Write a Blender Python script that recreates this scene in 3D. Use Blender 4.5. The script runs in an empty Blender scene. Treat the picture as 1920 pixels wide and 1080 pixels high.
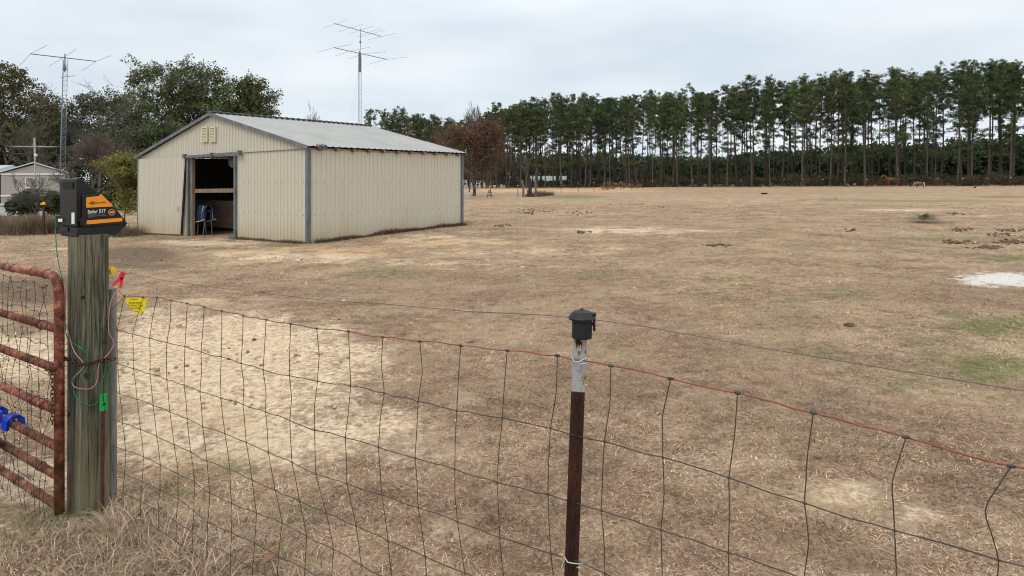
import bpy, math, random
import numpy as np
from mathutils import Vector, Matrix

# ------------------------------------------------------------------ camera, world, sun
SC = bpy.context.scene
COL = SC.collection
F, CX, HZ, EYE = 1188.0, 960.0, 338.0, 1.75
cam_d = bpy.data.cameras.new('camera'); cam = bpy.data.objects.new('camera', cam_d); COL.objects.link(cam)
cam.location = (0, 0, EYE); cam.rotation_euler = (math.radians(90), 0, 0)
cam_d.sensor_width = 36; cam_d.lens = 36 * F / 1920; cam_d.shift_y = -(540 - HZ) / 1920
cam_d.clip_start = 0.05; cam_d.clip_end = 3000
SC.camera = cam
SUN_EL, SUN_AZ = math.radians(52), math.radians(215)      # azimuth clockwise from +Y: behind the camera, to the left

wd = bpy.data.worlds.new('World'); SC.world = wd; wd.use_nodes = True
nt = wd.node_tree; nt.nodes.clear()
def N(t, ty, **k):
    n = t.nodes.new(ty)
    for a, v in k.items(): setattr(n, a, v)
    return n
wo = N(nt, 'ShaderNodeOutputWorld'); 
sky = N(nt, 'ShaderNodeTexSky'); sky.sky_type = 'NISHITA'; sky.sun_disc = False
sky.sun_elevation = SUN_EL; sky.sun_rotation = SUN_AZ
bg1 = N(nt, 'ShaderNodeBackground'); bg1.inputs[1].default_value = 0.10
nt.links.new(sky.outputs[0], bg1.inputs[0])
tc = N(nt, 'ShaderNodeTexCoord'); sep = N(nt, 'ShaderNodeSeparateXYZ'); nt.links.new(tc.outputs['Generated'], sep.inputs[0])
mp = N(nt, 'ShaderNodeMapping'); mp.inputs['Scale'].default_value = (1.0, 1.0, 3.6); mp.inputs['Rotation'].default_value = (0.0, 0.35, 0.0)
nt.links.new(tc.outputs['Generated'], mp.inputs[0])
n1 = N(nt, 'ShaderNodeTexNoise'); n1.inputs['Scale'].default_value = 2.6; n1.inputs['Detail'].default_value = 5; n1.inputs['Roughness'].default_value = 0.45
nt.links.new(mp.outputs[0], n1.inputs['Vector'])
cr = N(nt, 'ShaderNodeValToRGB'); cr.color_ramp.elements[0].position = 0.37; cr.color_ramp.elements[1].position = 0.64
cr.color_ramp.elements[0].color = (0.70, 0.785, 0.87, 1); cr.color_ramp.elements[1].color = (0.90, 0.96, 1.0, 1)
nt.links.new(n1.outputs[0], cr.inputs[0])
mr = N(nt, 'ShaderNodeMapRange'); mr.inputs[1].default_value = 0.22; mr.inputs[2].default_value = 1.0; mr.inputs[3].default_value = 1.0; mr.inputs[4].default_value = 2.05
nt.links.new(sep.outputs[2], mr.inputs[0])
zf = N(nt, 'ShaderNodeMapRange'); zf.inputs[1].default_value = 0.28; zf.inputs[2].default_value = 0.7; nt.links.new(sep.outputs[2], zf.inputs[0])
zm = N(nt, 'ShaderNodeMix'); zm.data_type = 'RGBA'; nt.links.new(zf.outputs[0], zm.inputs[0]); nt.links.new(cr.outputs[0], zm.inputs[6]); zm.inputs[7].default_value = (0.905, 0.885, 0.850, 1)   # thick cloud overhead is neutral, thin cloud near the horizon bluish
bg2 = N(nt, 'ShaderNodeBackground'); nt.links.new(zm.outputs[2], bg2.inputs[0]); nt.links.new(mr.outputs[0], bg2.inputs[1])
mx = N(nt, 'ShaderNodeMixShader'); mx.inputs[0].default_value = 0.96
nt.links.new(bg1.outputs[0], mx.inputs[1]); nt.links.new(bg2.outputs[0], mx.inputs[2]); nt.links.new(mx.outputs[0], wo.inputs[0])

sl = bpy.data.lights.new('sun', 'SUN'); sl.energy = 0.8; sl.angle = math.radians(24); sl.color = (1.0, 0.965, 0.92)
so = bpy.data.objects.new('sun', sl); COL.objects.link(so)
sd = Vector((math.sin(SUN_AZ) * math.cos(SUN_EL), math.cos(SUN_AZ) * math.cos(SUN_EL), math.sin(SUN_EL)))
so.rotation_euler = sd.to_track_quat('Z', 'Y').to_euler(); so.location = sd * 50
SC.view_settings.view_transform = 'Standard'; SC.view_settings.look = 'None'
SC.view_settings.exposure = 0.0; SC.view_settings.gamma = 1.0; SC.view_settings.use_curve_mapping = False
SC.cycles.filter_width = 1.05; SC.cycles.max_bounces = 5; SC.cycles.diffuse_bounces = 4; SC.cycles.glossy_bounces = 2; SC.cycles.transparent_max_bounces = 4

# ------------------------------------------------------------------ space helpers
def gz(x, y):
    x = np.asarray(x, float); y = np.asarray(y, float)
    xc = np.clip(x, -80, 130)
    z = 0.012 * xc + 0.010 * np.minimum(xc + 6, 0)
    z = z + 0.13 * np.exp(-((x + 1.85) ** 2 + (y - 23.4) ** 2) / (2 * 3.5 ** 2))
    r = np.hypot(x, y); k = np.clip((r - 6) / 14, 0, 1) * np.clip((260 - r) / 100, 0, 1)
    z = z + k * 0.022 * (np.sin(x * .41 + 1.3 * np.sin(y * .21)) + np.sin(y * .33 + x * .12 + 1.7))
    return z
def gzf(x, y): return float(gz(x, y))
def W(px, py, Y): return Vector(((px - CX) / F * Y, Y, EYE - (py - HZ) / F * Y))
def ZP(px, py, z):
    Y = (EYE - z) * F / (py - HZ); return Vector(((px - CX) / F * Y, Y, z))
def G(px, py):
    Y = 20.0
    for _ in range(40):
        z = gzf((px - CX) / F * Y, Y)
        Yn = (EYE - z) * F / (py - HZ); Y = 0.5 * (Y + Yn)
    return Vector(((px - CX) / F * Y, Y, gzf((px - CX) / F * Y, Y)))
def GY(px, Y):
    x = (px - CX) / F * Y; return Vector((x, Y, gzf(x, Y)))
class VP:                                               # a vertical plane: point P, direction U; N points to the camera
    def __init__(s, P, U):
        s.P = Vector((P[0], P[1])); s.U = Vector((U[0], U[1])).normalized()
        n = Vector((s.U.y, -s.U.x)); s.N = n if n.dot(-s.P) > 0 else -n
    def s_(s, px):
        k = (px - CX) / F; return (k * s.P.y - s.P.x) / (s.U.x - k * s.U.y)
    def hit(s, px, py):
        t = s.s_(px); Y = s.P.y + t * s.U.y; return t, EYE - (py - HZ) / F * Y
    def w(s, t, z, off=0.0):
        q = s.P + s.U * t + s.N * off; return Vector((q.x, q.y, z))
    def p(s, px, py, off=0.0):
        t, z = s.hit(px, py); return s.w(t, z, off)

# ------------------------------------------------------------------ object helpers
ORG = {}
def tag(o, label=None, cat=None, group=None, kind=None):
    if label: o['label'] = label
    if cat: o['category'] = cat
    if group: o['group'] = group
    if kind: o['kind'] = kind
    return o
def thing(name, label, cat, loc, group=None):
    o = bpy.data.objects.new(name, None); COL.objects.link(o); o.empty_display_size = 0.2
    o.location = loc; ORG[o] = Vector(loc); return tag(o, label, cat, group)
def link_mesh(name, verts, faces, mat, parent=None, smooth=False, local=False, tint=None, face_tint=None):
    verts = np.asarray(verts, dtype=np.float64).reshape(-1, 3)
    if parent is not None:
        if not local:
            org = Vector((0, 0, 0)); q = parent
            org = ORG.get(parent, Vector((0, 0, 0)))
            verts = verts - np.array(org)
        loc = Vector((0, 0, 0))
    elif local: loc = Vector((0, 0, 0))
    else:
        mn, mxx = verts.min(0), verts.max(0)
        loc = Vector(((mn[0] + mxx[0]) / 2, (mn[1] + mxx[1]) / 2, mn[2])); verts = verts - np.array(loc)
    me = bpy.data.meshes.new(name)
    if isinstance(faces, np.ndarray):
        k = faces.shape[1]; me.vertices.add(len(verts)); me.vertices.foreach_set('co', verts.ravel())
        me.loops.add(faces.size); me.loops.foreach_set('vertex_index', faces.ravel().astype(np.int32))
        me.polygons.add(len(faces)); me.polygons.foreach_set('loop_start', np.arange(0, faces.size, k, dtype=np.int32))
        me.polygons.foreach_set('loop_total', np.full(len(faces), k, dtype=np.int32)); me.update(calc_edges=True)
    else:
        me.from_pydata([tuple(v) for v in verts], [], faces); me.update()
    if smooth: me.polygons.foreach_set('use_smooth', np.ones(len(me.polygons), dtype=bool))
    if tint is not None:
        a = me.attributes.new('tint', 'FLOAT', 'POINT'); a.data.foreach_set('value', np.asarray(tint, dtype=np.float32))
    if mat: me.materials.append(mat)
    o = bpy.data.objects.new(name, me); COL.objects.link(o); o.location = loc
    if parent is not None: o.parent = parent; ORG[o] = ORG.get(parent, Vector((0, 0, 0)))
    else: ORG[o] = loc
    return o
class MB:
    def __init__(s): s.v = []; s.f = []
    def add(s, vs, fs):
        b = len(s.v); s.v += [tuple(v) for v in vs]; s.f += [tuple(i + b for i in f) for f in fs]; return s
    def box(s, c, ax, ay, az):                          # centre, three half-axis vectors
        c = Vector(c); ax = Vector(ax); ay = Vector(ay); az = Vector(az)
        vs = [c + ax * i + ay * j + az * k for k in (-1, 1) for j in (-1, 1) for i in (-1, 1)]
        return s.add(vs, [(0, 2, 3, 1), (4, 5, 7, 6), (0, 1, 5, 4), (2, 6, 7, 3), (0, 4, 6, 2), (1, 3, 7, 5)])
    def beam(s, a, b, w, h, up=(0, 0, 1)):
        a = Vector(a); b = Vector(b); d = (b - a); l = d.length; d = d / l; u = Vector(up)
        if abs(d.dot(u)) > .98: u = Vector((0, 1, 0))
        x = d.cross(u).normalized(); y = x.cross(d).normalized()
        return s.box((a + b) / 2, d * l / 2, x * w / 2, y * h / 2)
    def tube(s, pts, r, n=8, closed=False):
        pts = [Vector(p) for p in pts]; m = len(pts)
        rs = list(r) if hasattr(r, '__len__') else [r] * m
        vs = []; prev = None
        for i, p in enumerate(pts):
            if closed: t = pts[(i + 1) % m] - pts[i - 1]
            else: t = pts[min(i + 1, m - 1)] - pts[max(i - 1, 0)]
            if t.length < 1e-9: t = Vector((0, 0, 1))
            t.normalize()
            if prev is None:
                a = Vector((0, 0, 1)) if abs(t.z) < .9 else Vector((1, 0, 0)); x = t.cross(a).normalized()
            else:
                x = (prev - t * prev.dot(t)); x = x.normalized() if x.length > 1e-6 else t.orthogonal().normalized()
            prev = x; y = t.cross(x)
            for k in range(n):
                an = 2 * math.pi * k / n; vs.append(p + (x * math.cos(an) + y * math.sin(an)) * rs[i])
        fs = []
        for i in range(m if closed else m - 1):
            j = (i + 1) % m
            for k in range(n): fs.append((i * n + k, i * n + (k + 1) % n, j * n + (k + 1) % n, j * n + k))
        if not closed: fs.append(tuple(range(n))[::-1]); fs.append(tuple((m - 1) * n + k for k in range(n)))
        return s.add(vs, fs)
    def lathe(s, c, prof, n=20, ax=(0, 0, 1)):          # prof: (radius, height along ax)
        c = Vector(c); z = Vector(ax).normalized(); x = z.orthogonal().normalized(); y = z.cross(x); vs = []
        for r, h in prof:
            for k in range(n):
                a = 2 * math.pi * k / n; vs.append(c + z * h + (x * math.cos(a) + y * math.sin(a)) * max(r, 1e-5))
        fs = [(i * n + k, i * n + (k + 1) % n, (i + 1) * n + (k + 1) % n, (i + 1) * n + k) for i in range(len(prof) - 1) for k in range(n)]
        fs.append(tuple(range(n))[::-1]); fs.append(tuple((len(prof) - 1) * n + k for k in range(n)))
        return s.add(vs, fs)
    def prism(s, poly, d):                              # polygon of world points extruded along vector d
        n = len(poly); d = Vector(d); poly = [Vector(p) for p in poly]
        return s.add(poly + [p + d for p in poly], [tuple(range(n))[::-1], tuple(range(n, 2 * n))] + [(i, (i + 1) % n, n + (i + 1) % n, n + i) for i in range(n)])
    def build(s, name, mat, parent=None, smooth=False, local=False, bevel=0):
        o = link_mesh(name, s.v, s.f, mat, parent, smooth, local)
        if bevel:
            b = o.modifiers.new('bevel', 'BEVEL'); b.width = bevel; b.segments = 2; b.limit_method = 'ANGLE'; b.angle_limit = math.radians(40)
        return o
def copy_tree(o, parent=None):
    c = o.copy(); COL.objects.link(c); c.parent = parent
    for ch in o.children: copy_tree(ch, c)
    return c

# ------------------------------------------------------------------ materials
def mat(name, col, rough=0.7, metal=0.0, spec=0.3):
    m = bpy.data.materials.new(name); m.use_nodes = True; b = m.node_tree.nodes['Principled BSDF']
    b.inputs['Base Color'].default_value = (*col, 1); b.inputs['Roughness'].default_value = rough
    b.inputs['Metallic'].default_value = metal; b.inputs['Specular IOR Level'].default_value = spec
    return m
def nodes(m): return m.node_tree, m.node_tree.nodes['Principled BSDF']
def ramp(t, stops):
    r = N(t, 'ShaderNodeValToRGB'); e = r.color_ramp.elements
    while len(e) < len(stops): e.new(0.5)
    for k, (p, c) in enumerate(stops): e[k].position = p; e[k].color = (*c, 1) if len(c) == 3 else c
    return r
def noise(t, vec, scale, detail=4, rough=.55, sc=None, dist=0.0):
    n = N(t, 'ShaderNodeTexNoise'); n.inputs['Scale'].default_value = scale; n.inputs['Detail'].default_value = detail
    n.inputs['Roughness'].default_value = rough; n.inputs['Distortion'].default_value = dist
    if sc:
        m = N(t, 'ShaderNodeMapping'); m.inputs['Scale'].default_value = sc; t.links.new(vec, m.inputs[0]); vec = m.outputs[0]
    t.links.new(vec, n.inputs['Vector']); return n.outputs[0]
def mixc(t, fac, a, b, mode='MIX'):
    m = N(t, 'ShaderNodeMix'); m.data_type = 'RGBA'; m.blend_type = mode
    for sock, v in ((m.inputs[0], fac), (m.inputs[6], a), (m.inputs[7], b)):
        if hasattr(v, 'links'): t.links.new(v, sock)
        elif isinstance(v, (tuple, list)): sock.default_value = (*v, 1)
        else: sock.default_value = v
    return m.outputs[2]
def math_(t, op, a, b=0.0, c=None, clamp=False):
    m = N(t, 'ShaderNodeMath'); m.operation = op; m.use_clamp = clamp
    for sock, v in zip(m.inputs, (a, b, c)):
        if v is None: continue
        if hasattr(v, 'links'): t.links.new(v, sock)
        else: sock.default_value = v
    return m.outputs[0]
def bump(t, b, h, strength=.3, dist=.02):
    n = N(t, 'ShaderNodeBump'); n.inputs['Strength'].default_value = strength; n.inputs['Distance'].default_value = dist
    t.links.new(h, n.inputs['Height']); t.links.new(n.outputs[0], b.inputs['Normal'])
def objc(t): return N(t, 'ShaderNodeTexCoord').outputs['Object']
def pos(t): return N(t, 'ShaderNodeNewGeometry').outputs['Position']
def noisy(name, c1, c2, scale=5, rough=.7, sc=None, metal=0, spec=.3, bmp=.0, bd=.01, detail=5, lo=.35, hi=.65):
    m = mat(name, c1, rough, metal, spec); t, b = nodes(m); n = noise(t, objc(t), scale, detail, .6, sc)
    r = ramp(t, [(lo, c1), (hi, c2)]); t.links.new(n, r.inputs[0]); t.links.new(r.outputs[0], b.inputs['Base Color'])
    if bmp: bump(t, b, n, bmp, bd)
    return m
def leafmat(name, dark, light, rough=.65, spec=.15, trans=.25):
    m = mat(name, dark, rough, 0, spec); t, b = nodes(m)
    a = N(t, 'ShaderNodeAttribute'); a.attribute_name = 'tint'
    oi = N(t, 'ShaderNodeObjectInfo')
    v = math_(t, 'MULTIPLY_ADD', oi.outputs['Random'], 0.3, -0.15); v = math_(t, 'ADD', a.outputs['Fac'], v)
    r = ramp(t, [(0.0, dark), (1.0, light)]); t.links.new(v, r.inputs[0]); t.links.new(r.outputs[0], b.inputs['Base Color'])
    if trans:
        tr = N(t, 'ShaderNodeBsdfTranslucent'); t.links.new(r.outputs[0], tr.inputs[0]); mm = N(t, 'ShaderNodeMixShader'); mm.inputs[0].default_value = trans
        o = [n for n in t.nodes if n.type == 'OUTPUT_MATERIAL'][0]
        t.links.new(b.outputs[0], mm.inputs[1]); t.links.new(tr.outputs[0], mm.inputs[2]); t.links.new(mm.outputs[0], o.inputs[0])
    return m

def metal_wall(name, base, stain=True):
    m = mat(name, base, .5, 0, .35); t, b = nodes(m); P = pos(t); sp = N(t, 'ShaderNodeSeparateXYZ'); t.links.new(P, sp.inputs[0])
    n = noise(t, P, .9, 5, .6); c = mixc(t, math_(t, 'MULTIPLY', n, .30), base, tuple(x * .72 for x in base))
    st = noise(t, P, 1.0, 5, .6, (9, 9, .5)); st = math_(t, 'SUBTRACT', st, .52, clamp=True)
    c = mixc(t, math_(t, 'MULTIPLY', st, .7, clamp=True), c, (base[0] * .6, base[1] * .56, base[2] * .48))
    if stain:
        n2 = noise(t, P, 1.6, 5, .65, (1, 1, .35))
        h = math_(t, 'SUBTRACT', sp.outputs[2], math_(t, 'MULTIPLY', n2, 1.15))
        f = N(t, 'ShaderNodeMapRange'); f.inputs[1].default_value = -.85; f.inputs[2].default_value = .02; f.inputs[3].default_value = .70; f.inputs[4].default_value = 0.0
        t.links.new(h, f.inputs[0]); c = mixc(t, f.outputs[0], c, (.50, .34, .17))
    t.links.new(c, b.inputs['Base Color']); return m
M = {}
M['cream'] = metal_wall('cream_metal', (.585, .562, .465))
M['cream_shaded'] = mat('cream_inside_shaded', (.10, .095, .08), .8)  # cream darkened in its colour so the barn interior reads as shade
M['galv'] = noisy('galvanised', (.105, .125, .14), (.19, .215, .235), 6, .5, (1, 1, .4), .2, .35)
M['roof'] = noisy('roof_metal', (.30, .312, .31), (.36, .37, .362), 1.3, .6, (1, 1, 1), 0, .25)
M['plank'] = noisy('stall_planks', (.34, .26, .19), (.62, .49, .37), 3, .85, (.6, .6, 9))
M['wood'] = noisy('rough_wood', (.15, .11, .08), (.30, .23, .17), 4, .85, (5, 5, .8))
M['black'] = noisy('black_plastic', (.010, .011, .013), (.018, .020, .023), 30, .5, None, 0, .28, .08, .001)
M['black2'] = mat('black_rubber', (.012, .012, .013), .5)
M['orange'] = mat('orange_label', (.86, .30, .01), .35, 0, .5)
M['white'] = mat('white_paint', (.78, .78, .76), .5)
M['dark'] = mat('dark', (.015, .015, .015), .8)
M['yellow'] = mat('yellow_plastic', (.80, .50, .02), .4)
M['signy'] = mat('yellow_sign', (.82, .66, .02), .45)
M['red'] = mat('red_plastic', (.70, .02, .02), .35, 0, .5)
M['green'] = mat('green_plastic', (.01, .34, .08), .35, 0, .5)
M['greenwire'] = mat('green_wire', (.01, .20, .12), .4)
M['pinkwire'] = mat('pink_wire', (.56, .25, .23), .45)
M['blue'] = noisy('blue_plastic', (.005, .05, .55), (.008, .07, .68), 8, .35, None, 0, .5)
M['wire'] = noisy('old_wire', (.045, .040, .037), (.095, .080, .068), 14, .6, None, .3)
M['redwire'] = noisy('red_wire', (.20, .055, .035), (.30, .085, .055), 9, .5)
M['hotwire'] = mat('hot_wire', (.13, .12, .115), .5, .5)
M['clipwire'] = mat('clip_wire', (.55, .56, .56), .35, .6)
M['chain'] = noisy('rusty_chain', (.050, .022, .014), (.13, .055, .03), 40, .75, None, .3)
M['rebar'] = noisy('rusty_rebar', (.045, .018, .012), (.10, .04, .022), 30, .85)
M['horse1'] = noisy('chestnut_coat', (.10, .030, .014), (.17, .052, .024), 3, .6)
M['pinto'] = noisy('brown_white_coat', (.22, .085, .035), (.62, .54, .45), 2.6, .6, lo=.55, hi=.58)
M['horse2'] = mat('black_coat', (.012, .011, .012), .5)
M['white_hair'] = mat('white_hair', (.62, .55, .47), .7)
M['antenna'] = mat('antenna_aluminium', (.16, .17, .19), .5, .4)
M['tower'] = mat('tower_steel', (.26, .31, .37), .5, .4)
M['bark'] = noisy('pine_bark', (.045, .036, .031), (.125, .105, .092), 5, .9, (2.5, 2.5, .6))
M['barkg'] = noisy('grey_bark', (.10, .085, .075), (.20, .175, .155), 4, .9, (2, 2, .7))
M['twig'] = noisy('bare_twigs', (.072, .068, .056), (.135, .127, .105), 2, .9)
M['twigr'] = noisy('red_twigs', (.085, .066, .055), (.17, .135, .115), 2, .9)
M['pine'] = leafmat('pine_needles', (.022, .044, .021), (.150, .195, .080))
M['pine2'] = leafmat('pine_needles_far', (.016, .030, .016), (.062, .088, .044))
M['oak'] = leafmat('oak_leaves', (.028, .046, .016), (.215, .245, .095))
M['oakd'] = leafmat('evergreen_leaves', (.018, .032, .015), (.125, .150, .070))
M['olive'] = leafmat('olive_brown_leaves', (.028, .032, .013), (.155, .140, .060))
M['brownleaf'] = leafmat('brown_leaves', (.075, .042, .030), (.205, .118, .085))
M['yellowgreen'] = leafmat('yellow_green_leaves', (.060, .068, .016), (.34, .325, .085))
M['shrub'] = leafmat('green_shrub', (.012, .032, .010), (.07, .11, .03))
M['brush'] = leafmat('underbrush', (.022, .026, .014), (.125, .105, .062))
M['sedge'] = leafmat('red_brown_sedge', (.12, .07, .045), (.30, .19, .125))
M['weeds'] = leafmat('dead_weeds', (.09, .065, .045), (.30, .225, .16), trans=.1)
M['grey_wood'] = leafmat('distant_bare_woods', (.050, .056, .042), (.13, .132, .10))
M['straw'] = None

# grass blades: straw to green by 'tint' (0..1 straw tones, above 1 green)
def blademat(name):
    m = mat(name, (.3, .2, .1), .8, 0, .15); t, b = nodes(m); a = N(t, 'ShaderNodeAttribute'); a.attribute_name = 'tint'
    h = math_(t, 'MULTIPLY', a.outputs['Fac'], .5)
    r = ramp(t, [(0, (.10, .066, .044)), (.22, (.27, .195, .135)), (.40, (.44, .335, .240)), (.5, (.66, .54, .41)), (.52, (.085, .105, .030)), (1.0, (.21, .235, .075))])
    t.links.new(h, r.inputs[0]); t.links.new(r.outputs[0], b.inputs['Base Color']); return m
M['straw'] = blademat('dry_grass_blades')
M['pasture'] = mat('pasture_blades', (.3, .2, .1), .8, 0, .12); t, b = nodes(M['pasture']); a = N(t, 'ShaderNodeAttribute'); a.attribute_name = 'col'; t.links.new(a.outputs['Color'], b.inputs['Base Color'])

# ------------------------------------------------------------------ ground
RNG = np.random.default_rng(5)
# (px, py, half width px, half height px, strength) of each patch of bare soil, green, mud, lime as it lies on the ground
SAND = [(430, 700, 260, 110, .95), (560, 800, 230, 70, .8), (300, 820, 140, 60, .85), (480, 655, 230, 35, .8), (650, 690, 90, 60, .6), (330, 610, 130, 30, .75), (740, 850, 80, 22, .55),
        (40, 660, 120, 60, .8), (60, 900, 120, 60, .8), (30, 1010, 90, 60, .6), (50, 480, 60, 6, .4), (120, 467, 50, 3, .5), (400, 455, 120, 10, .6), (560, 480, 200, 14, .55), (820, 450, 150, 12, .5), (960, 470, 240, 10, .4),
        (1190, 432, 160, 8, .55), (900, 500, 180, 12, .35), (1590, 930, 70, 30, .5), (1700, 968, 60, 20, .5), (1510, 925, 50, 18, .35), (1640, 900, 70, 14, .3), (850, 990, 60, 28, .55), (900, 920, 60, 20, .35), (1090, 402, 140, 3, .3), (1420, 375, 250, 3, .3), (1700, 394, 120, 4, .5), (720, 490, 100, 9, .5),
        (1080, 930, 60, 22, .3), (600, 905, 60, 18, .35), (1850, 405, 90, 4, .4)]
ORANGE = [(1000, 357, 170, 4, .95), (1150, 354, 70, 3, .8), (640, 470, 160, 10, .7), (850, 455, 160, 9, .6), (480, 470, 140, 7, .5), (420, 780, 120, 50, .45), (330, 880, 90, 25, .4), (1000, 475, 180, 7, .4), (1120, 359, 150, 2.5, .7), (950, 358, 60, 4, .7)]
GREEN = [(880, 515, 60, 6, .35), (600, 505, 70, 6, .35), (1000, 540, 70, 8, .3), (1330, 560, 60, 10, .35), (1200, 480, 80, 5, .35), (1050, 455, 90, 4, .35), (1500, 460, 90, 5, .4), (1640, 450, 80, 4, .45), (1700, 520, 70, 8, .4), (1500, 560, 70, 12, .45), (1560, 660, 90, 18, .45), (1740, 640, 70, 16, .55), (1400, 660, 80, 18, .3), (1780, 590, 60, 10, .6), (1600, 400, 120, 3, .35), (1200, 405, 110, 3, .35), (980, 415, 60, 4, .35), (1100, 640, 70, 14, .22), (640, 640, 50, 8, .35), (700, 760, 40, 12, .3), (1180, 860, 50, 20, .2), (240, 580, 40, 5, .5), (460, 880, 80, 12, .3), (560, 960, 60, 14, .35), (1700, 720, 110, 14, .4), (420, 510, 80, 5, .3), (280, 445, 60, 4, .5), (730, 513, 90, 10, .6), (1130, 520, 80, 9, .55), (1240, 522, 40, 8, .45), (1460, 520, 70, 10, .3), (1400, 535, 90, 14, .35), (1590, 552, 60, 13, .62), (1850, 612, 95, 16, .85), (1740, 680, 60, 26, .55), (1860, 690, 100, 30, .75), (1640, 640, 60, 16, .35),
         (1470, 600, 120, 22, .25), (1880, 485, 60, 6, .75), (1770, 448, 100, 5, .6), (1880, 455, 60, 5, .6), (1620, 490, 60, 6, .45), (1480, 490, 90, 8, .3), (1560, 375, 130, 2.2, .75), (1880, 369, 60, 2.5, .8), (1720, 377, 200, 2, .7), (1070, 369, 75, 4.2, .85), (1300, 395, 200, 5, .3), (1290, 380, 100, 2, .3),
         (1400, 430, 120, 9, .35), (1700, 560, 90, 12, .25), (230, 443, 60, 5, .55), (400, 462, 100, 3.5, .65), (530, 461, 60, 3, .8), (120, 990, 70, 25, .75), (85, 470, 90, 8, .4), (60, 455, 60, 4, .4), (900, 372, 60, 4, .55), (960, 440, 90, 6, .3), (1100, 420, 120, 5, .3), (300, 930, 70, 12, .35), (50, 640, 60, 8, .45), (30, 585, 60, 8, .3), (680, 590, 80, 10, .15), (1650, 720, 100, 20, .3)]
MUD = [(255, 478, 75, 15, .95), (290, 500, 70, 10, .5), (60, 545, 90, 26, .85), (150, 530, 90, 18, .7), (240, 498, 60, 9, .6), (40, 500, 60, 10, .35), (40, 615, 70, 14, .5), (1290, 462, 100, 4, .25), (1330, 452, 60, 3, .25), (640, 462, 60, 4, .3), (330, 487, 60, 7, .5), (1360, 460, 40, 3, .4)]
LIME = [(1880, 524, 75, 12, 1.0), (1800, 519, 45, 4, .55), (1915, 533, 50, 6, .9), (1850, 516, 60, 4, .6), (120, 478, 40, 2, .35)]
PINKISH = [(1800, 560, 200, 30, .5), (1250, 640, 300, 60, .3), (900, 540, 260, 40, .5), (1350, 360, 500, 5, .6), (1500, 480, 220, 18, .3), (620, 540, 200, 20, .5), (1700, 410, 120, 8, .3), (1060, 700, 160, 60, .4), (780, 700, 60, 40, .5)]
def proj(x, y, z):
    Y = np.maximum(y, .05); return CX + F * x / Y, HZ + F * (EYE - z) / Y
def patch(px, py, front, lst):
    m = np.zeros_like(px)
    for a, b, rx, ry, st in lst:
        d = ((px - a) / rx) ** 2 + ((py - b) / ry) ** 2; m = np.maximum(m, st * np.exp(-.75 * d ** 1.3))
    return m * front
def masks(x, y, z):
    px, py = proj(x, y, z); fr = (y > .3).astype(float)
    return {k: patch(px, py, fr, l) for k, l in (('sand', SAND), ('orange', ORANGE), ('green', GREEN), ('mud', MUD), ('lime', LIME), ('pinkish', PINKISH))}
ang = np.concatenate([np.radians(np.arange(-48, 48.01, .28)), np.radians(np.arange(52, 308.5, 4.0))])
rad = np.concatenate([[0.02], .35 * 1.0195 ** np.arange(0, 426)])
A_, R_ = np.meshgrid(ang, rad); gx = R_ * np.sin(A_); gy = R_ * np.cos(A_); gzv = gz(gx, gy)
na, nr = len(ang), len(rad); idx = np.arange(na * nr).reshape(nr, na)
i0 = idx[:-1, :]; i1 = idx[1:, :]
q = np.stack([i0, np.roll(i0, -1, 1), np.roll(i1, -1, 1), i1], -1).reshape(-1, 4)[:, ::-1]
gv = np.stack([gx, gy, gzv], -1).reshape(-1, 3)
gm = masks(gv[:, 0], gv[:, 1], gv[:, 2])
# hoof-trodden relief in the bare sand and mud
def vnoise(x, y, s, seed):
    r = np.random.default_rng(seed); tb = r.random((256, 256)); fx = x / s; fy = y / s
    ix = np.floor(fx).astype(int); iy = np.floor(fy).astype(int); u = fx - ix; v = fy - iy; u = u * u * (3 - 2 * u); v = v * v * (3 - 2 * v)
    g = lambda a, b: tb[a % 256, b % 256]
    return (g(ix, iy) * (1 - u) + g(ix + 1, iy) * u) * (1 - v) + (g(ix, iy + 1) * (1 - u) + g(ix + 1, iy + 1) * u) * v
rr = np.hypot(gv[:, 0], gv[:, 1]); near = np.clip((24 - rr) / 10, 0, 1)
tro = np.clip(gm['sand'] + gm['mud'] * 1.3, 0, 1.2)
gv[:, 2] += near * ((vnoise(gv[:, 0] * .6, gv[:, 1] * 1.4, .16, 1) - .5) * .026 * tro + (vnoise(gv[:, 0], gv[:, 1], .42, 2) - .5) * .05 * (tro + .3) + (vnoise(gv[:, 0], gv[:, 1], .07, 3) - .5) * .026 * tro)
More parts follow.
